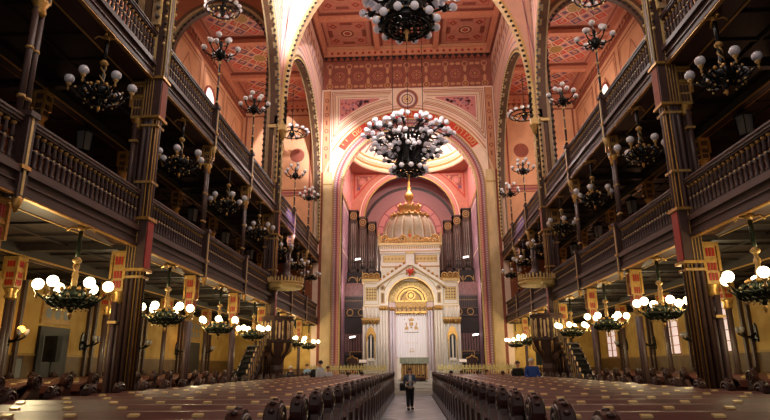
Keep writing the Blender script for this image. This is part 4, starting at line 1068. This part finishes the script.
# candelabra on the upper rails
def make_candelabrum():
    r = thing('candelabrum', '', 'candelabrum', group='tall globe candelabra on the upper gallery rails')
    m = MB('iron'); m.lathe([(.08, 0), (.05, .12), (.035, .3), (.05, .7), (.03, .8), (.03, 1.75)], (0, 0, 0), 8, 'iron')
    for z in (.15, .72, 1.2, 1.65): m.ball((0, 0, z), .06, 'gold_pale', 8, 5)
    m.build('pole', r)
    m = MB('iron'); m.lathe([(.03, 1.75), (.12, 1.85), (.2, 2.0), (.14, 2.12), (.05, 2.2), (.07, 2.4), (.03, 2.5)], (0, 0, 0), 12)
    for a in range(6):
        t = a*PI/3; m.tube([(.1*math.cos(t), .1*math.sin(t), 1.9), (.3*math.cos(t), .3*math.sin(t), 1.84), (.34*math.cos(t), .34*math.sin(t), 1.98)], .03, 5)
    m.build('body', r)
    am = MB('iron'); am.tube([(.1, 0, 2.0), (.3, 0, 1.92), (.5, 0, 2.0), (.58, 0, 2.1)], .025, 5); am.lathe([(.02, 0), (.05, .05)], (.58, 0, 2.08), 8)
    gm = MB('globe'); gm.ball((.58, 0, 2.23), .105, None, 14, 9)
    a0 = am.build('arm', r); g0 = gm.build('globe', a0)
    for i in range(6):
        t = 2*PI*i/6+.2
        if i == 0: a0.rotation_euler[2] = t
        else: cp(g0, cp(a0, r, None, (0, 0, t)))
    am = MB('iron'); am.tube([(.03, 0, 2.3), (.15, 0, 2.35), (.26, 0, 2.5)], .022, 5); gm = MB('globe'); gm.ball((.27, 0, 2.62), .105, None, 14, 9)
    a0 = am.build('arm', r); g0 = gm.build('globe', a0)
    for i in range(3):
        t = 2*PI*i/3+.5
        if i == 0: a0.rotation_euler[2] = t
        else: cp(g0, cp(a0, r, None, (0, 0, t)))
    return r
P3 = None
for s in (-1, 1):
    for j, k in enumerate((4, 5, 7, 8)):
        lab = 'tall unlit globe candelabrum on the %s upper gallery rail, %s from the camera' % (SIDE[s], ORD[j]); loc = (s*6.5, YK[k], 10.36)
        if P3 is None: P3 = make_candelabrum(); P3.location = loc; P3['label'] = lab
        else: dup(P3, loc, .4*k, lab)
# ring chandeliers in the upper aisles
def make_ring():
    r = thing('ring_chandelier', '', 'chandelier', group='ring chandeliers hanging in the upper aisles')
    m = MB('iron'); m.cyl(0, 0, .2, 3.3, .015, 5); m.lathe([(.02, -.35), (.1, -.2), (.15, 0), (.06, .2), (.09, .5), (.02, .8)], (0, 0, 0), 10, 'iron'); m.build('stem', r)
    m = MB('iron')
    for R_, z in ((.5, -.1), (.72, .02)): m.tube([(R_*math.cos(t*PI/12), R_*math.sin(t*PI/12), z) for t in range(24)], .035, 5, closed=True)
    for a in range(6): t = a*PI/3; m.tube([(.05*math.cos(t), .05*math.sin(t), .25), (.4*math.cos(t), .4*math.sin(t), -.12), (.72*math.cos(t), .72*math.sin(t), .0)], .025, 5)
    for a in range(12): t = a*PI/6; m.ball((.5*math.cos(t), .5*math.sin(t), -.2), .045, 'gold_pale', 6, 5)
    m.build('ring', r)
    gm = MB('globe'); gm.ball((.74, 0, .17), .1, None, 12, 8); g0 = gm.build('globe', r)
    for i in range(15):
        t = 2*PI*i/15
        if i == 0: g0.rotation_euler[2] = t
        else: cp(g0, r, None, (0, 0, t))
    return r
P4 = None
for s in (-1, 1):
    for (x, y_, z, w) in ((8.1, 22.0, 17.05, 'near the top of the picture'), (8.0, 36.6, 17.3 if s < 0 else 18.2, 'against the far wall')):
        lab = 'round ring chandelier in the %s upper aisle, %s' % (SIDE[s], w)
        if P4 is None: P4 = make_ring(); P4.location = (s*x, y_, z); P4['label'] = lab
        else:
            q = dup(P4, (s*x, y_, z), .2, lab)
            if y_ > 30: q.scale = (1.45, 1.45, 1.0)
# great nave chandeliers
def make_great():
    """origin at its lowest point"""
    r = thing('great_chandelier', '', 'chandelier', group='great chandeliers of the nave')
    m = MB('iron')
    for R_, z, t_ in ((.85, .35, .09), (.98, .5, .06), (.8, .85, .06), (.62, 1.2, .05), (.7, 1.7, .06), (.85, 2.1, .07), (1.1, 2.5, .08), (1.35, 2.7, .07), (.6, .25, .06), (.35, .22, .04)):
        m.tube([(R_*math.cos(t*PI/16), R_*math.sin(t*PI/16), z) for t in range(32)], t_, 6, closed=True)
    for a in range(12):
        t = a*PI/6; c_, s_ = math.cos(t), math.sin(t)
        m.tube([(.88*c_, .88*s_, .35), (.78*c_, .78*s_, .85), (.6*c_, .6*s_, 1.3), (.7*c_, .7*s_, 1.8), (.9*c_, .9*s_, 2.2), (1.4*c_, 1.4*s_, 2.75)], .1, 5)
        m.tube([(.35*c_, .35*s_, .22), (.6*c_, .6*s_, .2), (.85*c_, .85*s_, .35)], .04, 5)
        t2 = t+PI/12; m.tube([(.88*math.cos(t2), .88*math.sin(t2), .5), (.62*math.cos(t2), .62*math.sin(t2), 1.3), (.85*math.cos(t2), .85*math.sin(t2), 2.1), (1.1*math.cos(t2), 1.1*math.sin(t2), 2.5)], .05, 4)
    for a in range(6):
        t = a*PI/3; m.tube([(0, 0, .2), (.35*math.cos(t), .35*math.sin(t), .22)], .03, 4)
        t += .26; m.T = Matrix.Rotation(t, 4, 'Z'); m.box(.66, .72, -.22, .22, .95, 2.2); m.box(.85, .93, -.22, .22, .35, .6); m.T = None
    m.lathe([(.01, -.3), (.05, -.1), (.04, .02), (.12, .1), (.05, .25)], (0, 0, 0), 10, 'gold_matte')
    m.lathe([(.06, .2), (.1, .8), (.06, 1.6), (.12, 2.2), (.05, 3.0)], (0, 0, 0), 8)
    for a in range(24): t = a*PI/12; m.ball((1.02*math.cos(t), 1.02*math.sin(t), .48), .05, 'gold_pale', 5, 4)
    m.build('cage', r)
    m = MB('iron')
    for a in (-1, 1): m.tube([(a*.95, 0, 2.5), (a*.95, 0, 12.2)], .02, 4)
    m.cyl(0, 0, 2.9, 12.2, .02, 5); m.build('suspension', r)
    gl = MB('globe_glow'); gl.ball((0, 0, 0), .15, None, 16, 10)
    g0 = gl.build('globe', r); first = [True]
    def G(x, y_, z):
        if first[0]: g0.location = (x, y_, z); first[0] = False
        else: cp(g0, r, (x, y_, z))
    nb = 12
    ab = MB('iron'); ab.tube([(.85, 0, .35), (.98, 0, .3), (1.05, 0, .38)], .05, 5); a0 = ab.build('arm', r)
    for i in range(nb):
        t = 2*PI*i/nb+.13
        if i == 0: a0.rotation_euler[2] = t
        else: cp(a0, r, None, (0, 0, t))
        G(1.12*math.cos(t), 1.12*math.sin(t), .46)
    for R_, z, cnt, ph, cl in ((1.5, 1.4, 8, .2, 4), (2.05, 2.0, 8, .55, 4), (2.5, 2.75, 10, .0, 5), (1.5, 3.3, 6, .3, 4)):
        ab = MB('iron'); ab.tube([(.6, 0, z-.1), (R_*.7, 0, z-.25), (R_, 0, z)], .055, 5); ab.tube([(.65, 0, z+.3), (R_*.75, 0, z+.18), (R_*.92, 0, z-.05)], .04, 5)
        ab.tube([(R_*.45, 0, z-.2), (R_*.6, 0, z+.05), (R_*.75, 0, z-.1), (R_*.6, 0, z+.2)], .04, 4)
        offs = [(.34*math.cos(2*PI*q/cl), .34*math.sin(2*PI*q/cl)) for q in range(cl)]
        for ox, oy in offs: ab.tube([(R_, 0, z), (R_+ox*.7, oy*.7, z+.02)], .035, 4)
        ab.ball((R_, 0, z-.05), .13, None, 8, 6); a1 = ab.build('arm', r)
        for i in range(cnt):
            t = 2*PI*i/cnt+ph; c_, s_ = math.cos(t), math.sin(t)
            if i == 0: a1.rotation_euler[2] = t
            else: cp(a1, r, None, (0, 0, t))
            for q, (ox, oy) in enumerate(offs):
                G((R_+ox)*c_-oy*s_, (R_+ox)*s_+oy*c_, z+.1+.22*(q % 2))
            G(R_*c_, R_*s_, z+.42)
    return r
GC = make_great(); GC.location = (.03, 33.4, 12.85); GC['label'] = 'great many-globed chandelier hanging in front of the chancel arch'
dup(GC, (.06, 18.3, 13.2), .13, 'great chandelier cut by the top edge of the picture, nearer the camera')
# lanterns in the middle galleries
LN = None
for s in (-1, 1):
    for j, y_ in enumerate((15.4, 19.8, 24.0, 28.6, 33.2)):
        lab = 'small glass lantern hanging deep in the %s middle gallery, %s from the camera' % (SIDE[s], ORD[j])
        if LN is None:
            LN = thing('lantern', lab, 'lantern', (s*9.5, y_, 8.72), group='glass lanterns in the middle galleries')
            m = MB('lantern_glass'); m.lathe([(.2, -.85), (.24, -.3)], (0, 0, 0), 6, smooth=False); m.build('glass', LN)
            m = MB('iron'); m.lathe([(.27, -.3), (.3, -.25), (.12, -.1), (.02, -.05), (.02, 0)], (0, 0, 0), 6, smooth=False); m.lathe([(.02, -1.05), (.1, -.92), (.22, -.88), (.22, -.85)], (0, 0, 0), 6, smooth=False)
            for a in range(6): t = a*PI/3; m.tube([(.21*math.cos(t), .21*math.sin(t), -.86), (.26*math.cos(t), .26*math.sin(t), -.3)], .018, 4)
            m.build('frame', LN)
        else:
            q = dup(LN, (s*9.5, y_, 8.72), 0, lab)
# wall sconces
SC = None
for s in (-1, 1):
    for j, (y_, z) in enumerate(((17.5, 2.6), (21.8, 2.6), (26.2, 2.65), (30.8, 2.6), (34.8, 2.65))):
        lit = (s == -1 and j in (0, 3)); 
        lab = 'dark two-armed wall sconce on the %s yellow wall, %s from the camera' % (SIDE[s], ORD[j])
        if SC is None:
            SC = thing('wall_sconce', lab, 'lamp', group='wall sconces on the yellow side walls')
            m = MB('iron'); m.prism([(-.12, -.3), (.12, -.3), (.16, 0), (.1, .4), (0, .55), (-.1, .4), (-.16, 0)], 0, .07, 'x'); m.build('backplate', SC)
            m = MB('iron')
            for q in (-1, 1): m.tube([(.05, 0, .1), (.3, q*.05, -.12), (.6, q*.14, -.02), (.75, q*.2, .1)], .05, 5)
            m.tube([(.05, 0, -.2), (.25, 0, -.25), (.3, 0, -.05)], .04, 5); m.build('arm', SC)
            for q in (-1, 1): m = MB('globe_dim'); m.lathe([(.04, 0), (.09, .06), (.12, .2), (.09, .26)], (.75, q*.2, .12), 10); m.build('shade', SC)
            SC.scale = (.78, .78, .78); SC.location = (s*(XW-.02), y_, z); 
        else:
            SC2 = dup(SC, (s*(XW-.02), y_, z+(.12 if s > 0 else 0)), 0 if s < 0 else PI, lab)
        if lit:
            L = bpy.data.lights.new('sconce_light', 'POINT'); L.energy = 12; L.color = (1, .6, .25); L.shadow_soft_size = .08
            lo = bpy.data.objects.new('sconce_light', L); COL.objects.link(lo); lo.location = (s*(XW-.9), y_-.1, z+.5)
            m = MB('bulb'); m.ball((0, 0, 0), .11, None, 10, 8)
            tag(m.build('bulb', None, (s*(XW-.62), y_-.12, z+.27)), 'glowing orange bulb on the %s lit sconce of the left wall' % ('nearer' if j == 0 else 'farther'), 'bulb', 'lit sconce bulbs')
# ------------------------------------------------------------------ pulpits with canopies
PU = None
for s in (-1, 1):
    lab = 'golden crowned pulpit canopy projecting from the far %s pier' % SIDE[s]
    if s == -1:
        CAN = thing('pulpit_canopy', lab, 'canopy', (s*5.75, 26.3, 5.15), group='golden canopies above the pulpits')
        m = MB('gold_pale'); m.lathe([(.01, .12), (.5, .0), (.8, .05), (.86, .16), (.8, .22), (.86, .3), (.8, .34), (.01, .36)], (0, 0, 0), 8, 'gold_pale', False); m.build('rim', CAN)
        m = MB('gold_pale')
        for a in range(32):
            t = 2*PI*a/32; m.box(.8*math.cos(t)-.03, .8*math.cos(t)+.03, .8*math.sin(t)-.03, .8*math.sin(t)+.03, .34, .5 if a % 2 else .56)
        m.build('cresting', CAN)
        m = MB('wood_mid'); m.lathe([(.45, .36), (.4, .6), (.2, .75), (.15, 1.0), (.22, 1.1), (.05, 1.3), (.02, 1.7)], (0, 0, 0), 10, 'wood'); m.ball((0, 0, 1.05), .12, 'gold_pale', 8, 6); m.box(-.85, 0, -.04, .04, .3, .38, 'wood'); m.build('crown', CAN)
    else: dup(CAN, (s*5.75, 26.3, 5.15), PI, lab)
    lab = 'octagonal carved wooden pulpit with a stair beside the far %s pier' % SIDE[s]
    if s == -1:
        PU = thing('pulpit', lab, 'pulpit', (s*6.1, 26.5, 0), group='carved pulpits beside the far piers')
        m = MB('wood_mid'); m.lathe([(.66, 2.75), (.7, 2.8), (.68, 3.8), (.74, 3.86), (.74, 3.94), (.6, 3.94), (.6, 2.85)], (0, 0, 0), 8, 'wood_mid', False)
        for a in range(8):
            t = (a+.5)*PI/4; m.T = Matrix.Rotation(t, 4, 'Z')
            m.box(.63, .66, -.2, .2, 2.95, 3.7, 'pew'); 
            for q in (-.15, .15): m.lathe([(.05, 2.9), (.02, 3.0), (.055, 3.2), (.02, 3.35), (.05, 3.6), (.03, 3.72)], (.68, q, 0), 7, 'gold_pale')
            m.box(.64, .67, -.04, .04, 2.95, 3.65, 'cream'); m.T = None
        m.build('balcony', PU)
        m = MB('wood_mid'); m.lathe([(.12, .9), (.3, 1.6), (.25, 1.8), (.5, 2.3), (.68, 2.75)], (0, 0, 0), 8, 'wood_mid', False); m.lathe([(.25, 0), (.25, .2), (.15, .35), (.12, .9)], (0, 0, 0), 8, 'wood', False)
        for a in range(8): t = a*PI/4; m.tube([(.68*math.cos(t), .68*math.sin(t), 2.75), (.66*math.cos(t), .66*math.sin(t), 2.4), (.4*math.cos(t), .4*math.sin(t), 2.2)], .05, 4, 'gold_matte')
        m.build('base', PU)
        st = MB('wood_dk'); rl = MB('wood_mid')
        for i in range(12):
            z = 2.65-i*.22; y_ = -.6-i*.3; st.box(-1.1, -.3, y_-.3, y_, z-.06, z); st.box(-1.1, -.3, y_-.03, y_, z-.22, z)
            rl.cyl(-.32, y_-.15, z-.1, z+.95, .03, 6, 'gold_pale'); rl.box(-.34, -.31, y_-.27, y_-.03, z+.1, z+.8, 'wood'); rl.box(-.35, -.3, y_-.3, y_, z-.05, z+.03, 'gold_pale')
        st.prism([(-.6, 2.4), (-.6, 2.7), (-4.2, .1), (-4.2, -.0), (-3.9, 0)], -.34, -.3, 'x', 'wood'); st.prism([(-.6, 2.4), (-.6, 2.7), (-4.2, .1), (-4.2, -.0), (-3.9, 0)], -1.12, -1.08, 'x', 'wood')
        rl.tube([(-.32, -.5, 3.6), (-.32, -4.1, .98)], .045, 6)
        st.build('stair', PU); rl.build('railing', PU)
    else:
        # mirror-image pulpit: its own meshes so that the stair also runs towards the camera
        q = PU.copy(); COL.objects.link(q); q.location = (s*6.1, 26.5, 0); q['label'] = lab
        for ch in list(PU.children):
            me = ch.data.copy(); 
            for v in me.vertices: v.co.x = -v.co.x
            me.flip_normals(); c = bpy.data.objects.new(ch.name.split('.')[0], me); COL.objects.link(c); c.parent = q
# loudspeakers under the galleries
for x, y_, lab in ((-8.6, 37.0, 'black loudspeaker on a stand behind the left pulpit'), (7.9, 37.0, 'black loudspeaker on a stand behind the right pulpit, left of the pair'), (8.8, 37.0, 'black loudspeaker on a stand behind the right pulpit, right of the pair'), (-12.0, 19.3, 'black loudspeaker beside the dark door on the left wall')):
    r = thing('loudspeaker', lab, 'speaker', (x, y_, .17), group='black loudspeakers under the galleries'); r.scale = (.75, .75, .9 if x > -11 else 1)
    m = MB('black'); m.box(-.3, .3, -.2, .2, 1.75, 2.6); D = Deco(m, lambda u, v, d: (u, -.2-d, v)); D.disc(0, 2.0, .17, 'iron', .01, 14); D.disc(0, 2.4, .09, 'iron', .01, 12); m.build('cabinet', r)
    m = MB('black'); m.cyl(0, 0, 0, 1.78, .03, 8)
    for a in range(3): t = a*2.094; m.tube([(0, 0, .5), (.4*math.cos(t), .4*math.sin(t), .02)], .02, 5)
    m.build('stand', r)
# framed notices on the side walls
for s, y_ in ((-1, 18.2), (1, 20.6)):
    r = thing('framed_notice', 'small pale framed notice on the %s yellow wall near the floor' % SIDE[s], 'picture frame', (s*(XW-.04), y_, 1.35), 0 if s < 0 else PI, 'framed notices low on the side walls')
    m = MB('wood_mid'); m.box(0, .04, -.3, .3, 0, .75); m.build('frame', r); m = MB('lantern_glass'); m.box(.04, .05, -.23, .23, .08, .67); m.build('sheet', r)
# ------------------------------------------------------------------ people
def skin(name, chains, mt, parent, lev=2, root=0):
    """chains: list of (points, radii); a chain may begin at an existing vertex index"""
    vs, es, rs = [], [], []
    for st, pts in chains:
        prev = st
        for (p_, r_) in pts:
            vs.append(p_); rs.append(r_)
            if prev is not None: es.append((prev, len(vs)-1))
            prev = len(vs)-1
    me = bpy.data.meshes.new(name); me.from_pydata(vs, es, [])
    o = bpy.data.objects.new(name, me); COL.objects.link(o); o.parent = parent; me.materials.append(M[mt])
    sm = o.modifiers.new('skin', 'SKIN'); sm.use_smooth_shade = True
    me.skin_vertices.new() if not me.skin_vertices else None
    for i, v in enumerate(me.skin_vertices[0].data):
        a = rs[i]; v.radius = a if isinstance(a, tuple) else (a, a); v.use_root = (i == root)
    ss = o.modifiers.new('sub', 'SUBSURF'); ss.levels = lev; ss.render_levels = lev
    return o
def person(label, loc, rz, h=1.7, top='blue', legs='navy', hair='hair_br', long_hair=False, pose='stand', sit=False, shoes='black', arms='down', bag=None):
    r = thing('person', label, 'person', loc, rz, None)
    k = h/1.72; hip = .92*k; 
    S = lambda x, y_, z: (x*k, y_*k, z*k)
    # faces local -y. feet spread for a step when walking
    st = .16 if pose == 'walk' else .03
    if sit:
        lg = lambda s: [(S(s*.09, -.02, .92), .085*k), (S(s*.11, -.42, .95), .07*k), (S(s*.11, -.46, .55), .05*k), (S(s*.11, -.44, .5), .04*k)]
    else:
        lg = lambda s: [(S(s*.09, 0, .88), .09*k), (S(s*.095, -.03+s*st*.4, .5), .062*k), (S(s*.1, s*st, .1), .042*k), (S(s*.1, s*st-.02, .05), .04*k), (S(s*.11, s*st-.16, .03), .035*k)]
    if arms == 'read': ar = lambda s: [(S(s*.19, 0, 1.42), .055*k), (S(s*.26, .04, 1.15), .045*k), (S(s*.15, -.22, 1.12), .035*k), (S(s*.08, -.29, 1.15), .028*k)]
    elif arms == 'fwd': ar = lambda s: [(S(s*.19, 0, 1.42), .055*k), (S(s*.24, -.02, 1.15), .045*k), (S(s*.2, -.25, 1.05), .035*k), (S(s*.17, -.33, 1.05), .028*k)]
    else: ar = lambda s: [(S(s*.19, 0, 1.42), .055*k), (S(s*.24, .02, 1.13), .045*k), (S(s*.25, -.05, .9), .034*k), (S(s*.25, -.07, .82), .028*k)]
    body = [(None, [(S(0, 0, .95), (.15*k, .11*k)), (S(0, 0, 1.12), (.13*k, .1*k)), (S(0, 0, 1.35), (.16*k, .11*k)), (S(0, 0, 1.45), (.1*k, .08*k)), (S(0, -.01, 1.52), .052*k), (S(0, -.02, 1.58), .075*k), (S(0, -.02, 1.655), .088*k), (S(0, -.015, 1.7), .06*k)])]
    n_ = 8
    for s in (-1, 1):
        body.append((0, lg(s))); n_ += len(lg(s))
        a_ = ar(s); body.append((2, a_)); n_ += 4; wrist = n_-1; w = Vector(a_[-1][0]); d = (w-Vector(a_[-2][0])).normalized(); side = Vector((1, 0, 0)) if abs(d.x) < .6 else Vector((0, 1, 0))
        palm = w+d*.05*k; body.append((wrist, [(tuple(palm), .03*k)])); n_ += 1; pi_ = n_-1
        for q, ln in enumerate((.07, .08, .078, .06)):
            b_ = palm+side*(q-1.5)*.019*k+d*.02*k; bend = Vector((0, -.3, -.2))*.03*k
            body.append((pi_, [(tuple(b_), .009*k), (tuple(b_+d*ln*.5*k), .0085*k), (tuple(b_+d*ln*k+bend), .007*k)])); n_ += 3
        tb = w+d*.02*k-side*s*.03*k; body.append((wrist, [(tuple(tb), .011*k), (tuple(tb+d*.04*k-side*s*.015*k), .009*k)])); n_ += 2
    skin('body', body, 'skin', r)
    # face details
    m = MB('skin'); m.prism([(-.015*k, 1.6*k), (.015*k, 1.6*k), (.006*k, 1.65*k), (-.006*k, 1.65*k)], -.125*k, -.09*k, 'y', 'skin'); 
    for s in (-1, 1): m.ball(S(s*.033, -.098, 1.655), .012*k, 'hair_dk', 6, 5); m.ball(S(s*.088, -.015, 1.64), .022*k, 'skin', 6, 5, 1.5)
    m.box(-.025*k, .025*k, -.1*k, -.085*k, 1.575*k, 1.583*k, 'pink_dk'); m.build('face', r)
    hm = MB(hair); hm.T = Matrix.Translation(S(0, .015, 1.66)); hm.lathe([(.1*k*math.sin(a), .105*k*math.cos(a)) for a in [PI*j/8 for j in range(0, 5)]]+[(.098*k, -.03*k)], (0, 0, 0), 14, sy=1.08)
    if long_hair: hm.lathe([(.1*k, .0), (.105*k, -.1*k), (.09*k, -.2*k)], (0, .02*k, 0), 12, a0=-.3, a1=PI+.3)
    hm.build('hair', r)
    # clothes: shirt or jacket with sleeves, trousers, shoes
    sh = [(None, [(S(0, 0, .9), (.175*k, .13*k)), (S(0, 0, 1.12), (.155*k, .125*k)), (S(0, 0, 1.35), (.18*k, .13*k)), (S(0, 0, 1.46), (.11*k, .085*k))])]
    for s in (-1, 1):
        a_ = ar(s); sh.append((2, [(a_[0][0], .068*k), (a_[1][0], .056*k), (tuple(Vector(a_[1][0]).lerp(Vector(a_[2][0]), .85)), .047*k)]))
    skin('jacket' if legs == 'black' else 'shirt', sh, top, r)
    tr = [(None, [(S(0, 0, .97), (.155*k, .115*k))])]
    for s in (-1, 1):
        l_ = lg(s); tr.append((0, [(p_, r_+.032*k) for p_, r_ in l_[:3]]))
    skin('trousers', tr, legs, r)
    for s in (-1, 1):
        f_ = lg(s)[-1][0]; hx, hy = f_[0], f_[1]+.1*k
        m = MB(shoes); zb = f_[2]-.03*k if not sit else f_[2]-.04*k
        m.prism([(hx-.045*k, hy+.07*k), (hx+.045*k, hy+.07*k), (hx+.05*k, hy-.1*k), (hx+.035*k, hy-.19*k), (hx-.035*k, hy-.19*k), (hx-.05*k, hy-.1*k)], max(zb, .0), max(zb, 0)+.075*k, 'z'); m.build('shoe', r)
    if top == 'denim':
        m = MB('lightgrey'); m.prism([(-.05*k, .95*k), (.05*k, .95*k), (.06*k, 1.4*k), (0, 1.46*k), (-.06*k, 1.4*k)], -.155*k, -.12*k); m.build('undershirt', r)
    return r
pw = person('person in denim jacket and black trousers walking down the centre aisle reading', (-.08, 24.9, 0), .15, 1.62, 'denim', 'black', 'hair_br', True, 'walk', arms='read')
r = thing('handbag', 'black shoulder bag at the hip of the person in the centre aisle', 'bag', (-.335, 24.88, .74), .2)
m = MB('black'); m.prism([(-.1, 0), (.1, 0), (.12, .24), (.06, .3), (-.06, .3), (-.12, .24)], -.15, .05, 'x'); m.build('pouch', r); m = MB('black'); m.tube([(.0, -.1, .27), (.1, -.06, .55), (.2, 0, .68), (.1, .06, .55), (0, .1, .27)], .012, 5); m.build('strap', r)
r = thing('booklet', 'small pale booklet held by the person in the centre aisle', 'book', (-.04, 24.6, 1.12), .15)
m = MB('lightgrey'); m.prism([(-.09, 0), (.0, .02), (.09, 0), (.09, .012), (0, .03), (-.09, .012)], -.06, .06); m.build('pages', r)
person('man in light blue shirt standing among the far left pews', (-6.35, 35.9, 0), PI*.8, 1.86, 'lightblue', 'navy', 'hair_br')
bp_ = person('man in light grey shirt with black backpack standing in the left pews', (-4.2, 27.25, 0), PI*1.35, 1.96, 'lightgrey', 'navy', 'hair_dk')
r = thing('backpack', 'black backpack worn by the man in light grey shirt', 'backpack', (-4.5, 27.3, 1.12), PI*.35)
m = MB('black'); m.lathe([(.12, 0), (.19, .06), (.2, .3), (.15, .46), (.02, .5)], (0, 0, 0), 12, sy=.75); m.build('pack', r); m = MB('navy'); m.box(-.12, .12, -.17, -.11, .08, .26); m.build('pocket', r)
person('person with pinkish face and pale top seated just behind the backpack man', (-4.15, 29.45, 0), PI*.2, 1.72, 'lightgrey', 'navy', 'hair_br')
person('white-haired person in dark jacket standing in front of the left pulpit', (-6.1, 29.9, 0), PI*.3, 1.74, 'navy', 'black', 'hair_gr')
person('dark-haired man in black sweater standing at the right pews, left of the blue shirt', (4.75, 26.95, 0), PI*.1, 1.88, 'black', 'navy', 'hair_br', arms='fwd')
person('broad man in a bright blue shirt standing at the right pews', (4.95, 24.8, 0), .1, 1.98, 'blue', 'navy', 'hair_gr', arms='fwd')
person('person in a red and white top in the right nave pews', (3.75, 29.9, 0), PI*.1, 1.5, 'redcloth', 'navy', 'hair_dk', sit=False)
seats = [(-2.45, 28.85, 'hair_dk', 'black', 'dark-haired person in black seated left of the centre aisle, nearer the pew ends', 1.52), (-3.0, 27.77, 'hair_dk', 'navy', 'dark-haired person in navy seated left of the centre aisle, beside another', 1.5),
         (-4.7, 28.85, 'hair_dk', 'black', 'dark-haired person low in the left pews right of the backpack man', 1.5),
         (2.1, 31.9, 'hair_dk', 'navy', 'dark-haired person seated right of the centre aisle, closest to it', 1.52), (2.75, 32.9, 'hair_br', 'black', 'brown-haired person in black seated behind the one nearest the aisle, right block', 1.6),
         (3.3, 29.7, 'hair_dk', 'black', 'person in black directly left of the red and white top', 1.46), (4.2, 27.5, 'hair_br', 'grey', 'person in grey directly right of the red and white top', 1.44)]
for x, y_, hr, tp, lab, hh in seats:
    base = 3.77 if x > 0 else 4.0; y2 = base+1.08*round((y_-base)/1.08)+.3
    person(lab, (x, y2, -.27), PI, 1.72, tp, 'navy', hr, sit=True)
# ------------------------------------------------------------------ light
def light(kind, loc, tgt, e, col, size=1, spot=60, blend=.5, sy=None):
    L = bpy.data.lights.new(kind.lower()+'_light', kind); L.energy = e; L.color = col
    if kind == 'AREA': L.size = size; L.shape = 'RECTANGLE'; L.size_y = sy or size
    elif kind == 'SPOT': L.spot_size = math.radians(spot); L.spot_blend = blend; L.shadow_soft_size = size
    else: L.shadow_soft_size = size
    o = bpy.data.objects.new(L.name, L); COL.objects.link(o); o.location = loc
    if tgt: o.rotation_euler = (Vector(tgt)-Vector(loc)).to_track_quat('-Z', 'Y').to_euler()
    return o
light('POINT', (0, 27.5, 18.5), None, 1900, (1, .9, .82), 1.2)
light('POINT', (0, 15.5, 19.5), None, 1300, (1, .9, .82), 1.2)
light('POINT', (0, 8, 15.5), None, 1100, (1, .9, .82), 1.2)
for s in (-1, 1):
    for y_ in (20.0, 33.4): light('POINT', (s*9.9, y_, 16.5 if y_ < 30 else 15.5), None, 330 if s < 0 else 560, (1, .85, .74), .5)
# daylight falling from the rear right onto the left front, and coloured glints
light('SPOT', (5.6, 3, 19), (-6.4, 28, 20.5), 90000, (1, .95, .97), .4, 17, .6)
light('SPOT', (5.6, 6, 19), (-5.6, 40, 17.2), 150000, (1, .94, .95), .4, 10, .9)
light('SPOT', (0, 22, 11.5), (-1.2, 43, 4.5), 2200, (.86, .76, 1), .4, 14, .8)
light('SPOT', (-2.5, 24, 12.5), (0, 43, 8.0), 5200, (1, .92, .82), .6, 36, .8)  # added lamp that brightens the ark, not daylight
light('SPOT', (2.5, 26, 8.5), (0, 43, 3.0), 3600, (1, .92, .84), .6, 40, .8)  # another added lamp, lifts the lower chancel
light('SPOT', (-4.2, 41.6, 13), (5.3, 44.5, 6), 450, (.8, .5, 1), .3, 40, .8)
light('SPOT', (4.2, 41.6, 13), (-5.3, 44.5, 6), 550, (.85, .6, 1), .3, 40, .8)
light('SPOT', (4.5, 18, 14), (-6.45, 30.5, 9.3), 60000, (.6, .45, 1), .1, 6, .5)
light('SPOT', (-4.5, 18, 14), (6.45, 33.5, 9.3), 40000, (.6, .45, 1), .1, 6, .5)
light('POINT', (1.0, 44.6, 18.7), None, 1500, (1, .86, .82), .5)
light('POINT', (0, 45.2, 15.8), None, 210, (1, .84, .8), .8)
for s in (-1, 1): light('POINT', (s*4.3, 43.6, 7.5), None, 110, (1, .82, .76), .4); light('POINT', (s*4.4, 45.3, 11.5), None, 35, (1, .8, .75), .3)  # added lamps that brighten the dark screens and the organ
light('POINT', (0, 51.8, 17), None, 35, (1, .75, .72), .5)
for s in (-1, 1):
    for y_ in (15, 26, 35): light('POINT', (s*10.6, y_, 7.2), None, 9 if s < 0 else 30, (1, .5, .28), .3)
w = bpy.data.worlds.new('world'); scn.world = w; w.use_nodes = True
w.node_tree.nodes['Background'].inputs[0].default_value = (1, .87, .8, 1); w.node_tree.nodes['Background'].inputs[1].default_value = .4
scn.view_settings.view_transform = 'Standard'; scn.view_settings.look = 'None'
scn.cycles.max_bounces = 6; scn.cycles.diffuse_bounces = 3; scn.cycles.glossy_bounces = 3
scn.cycles.sample_clamp_indirect = 4
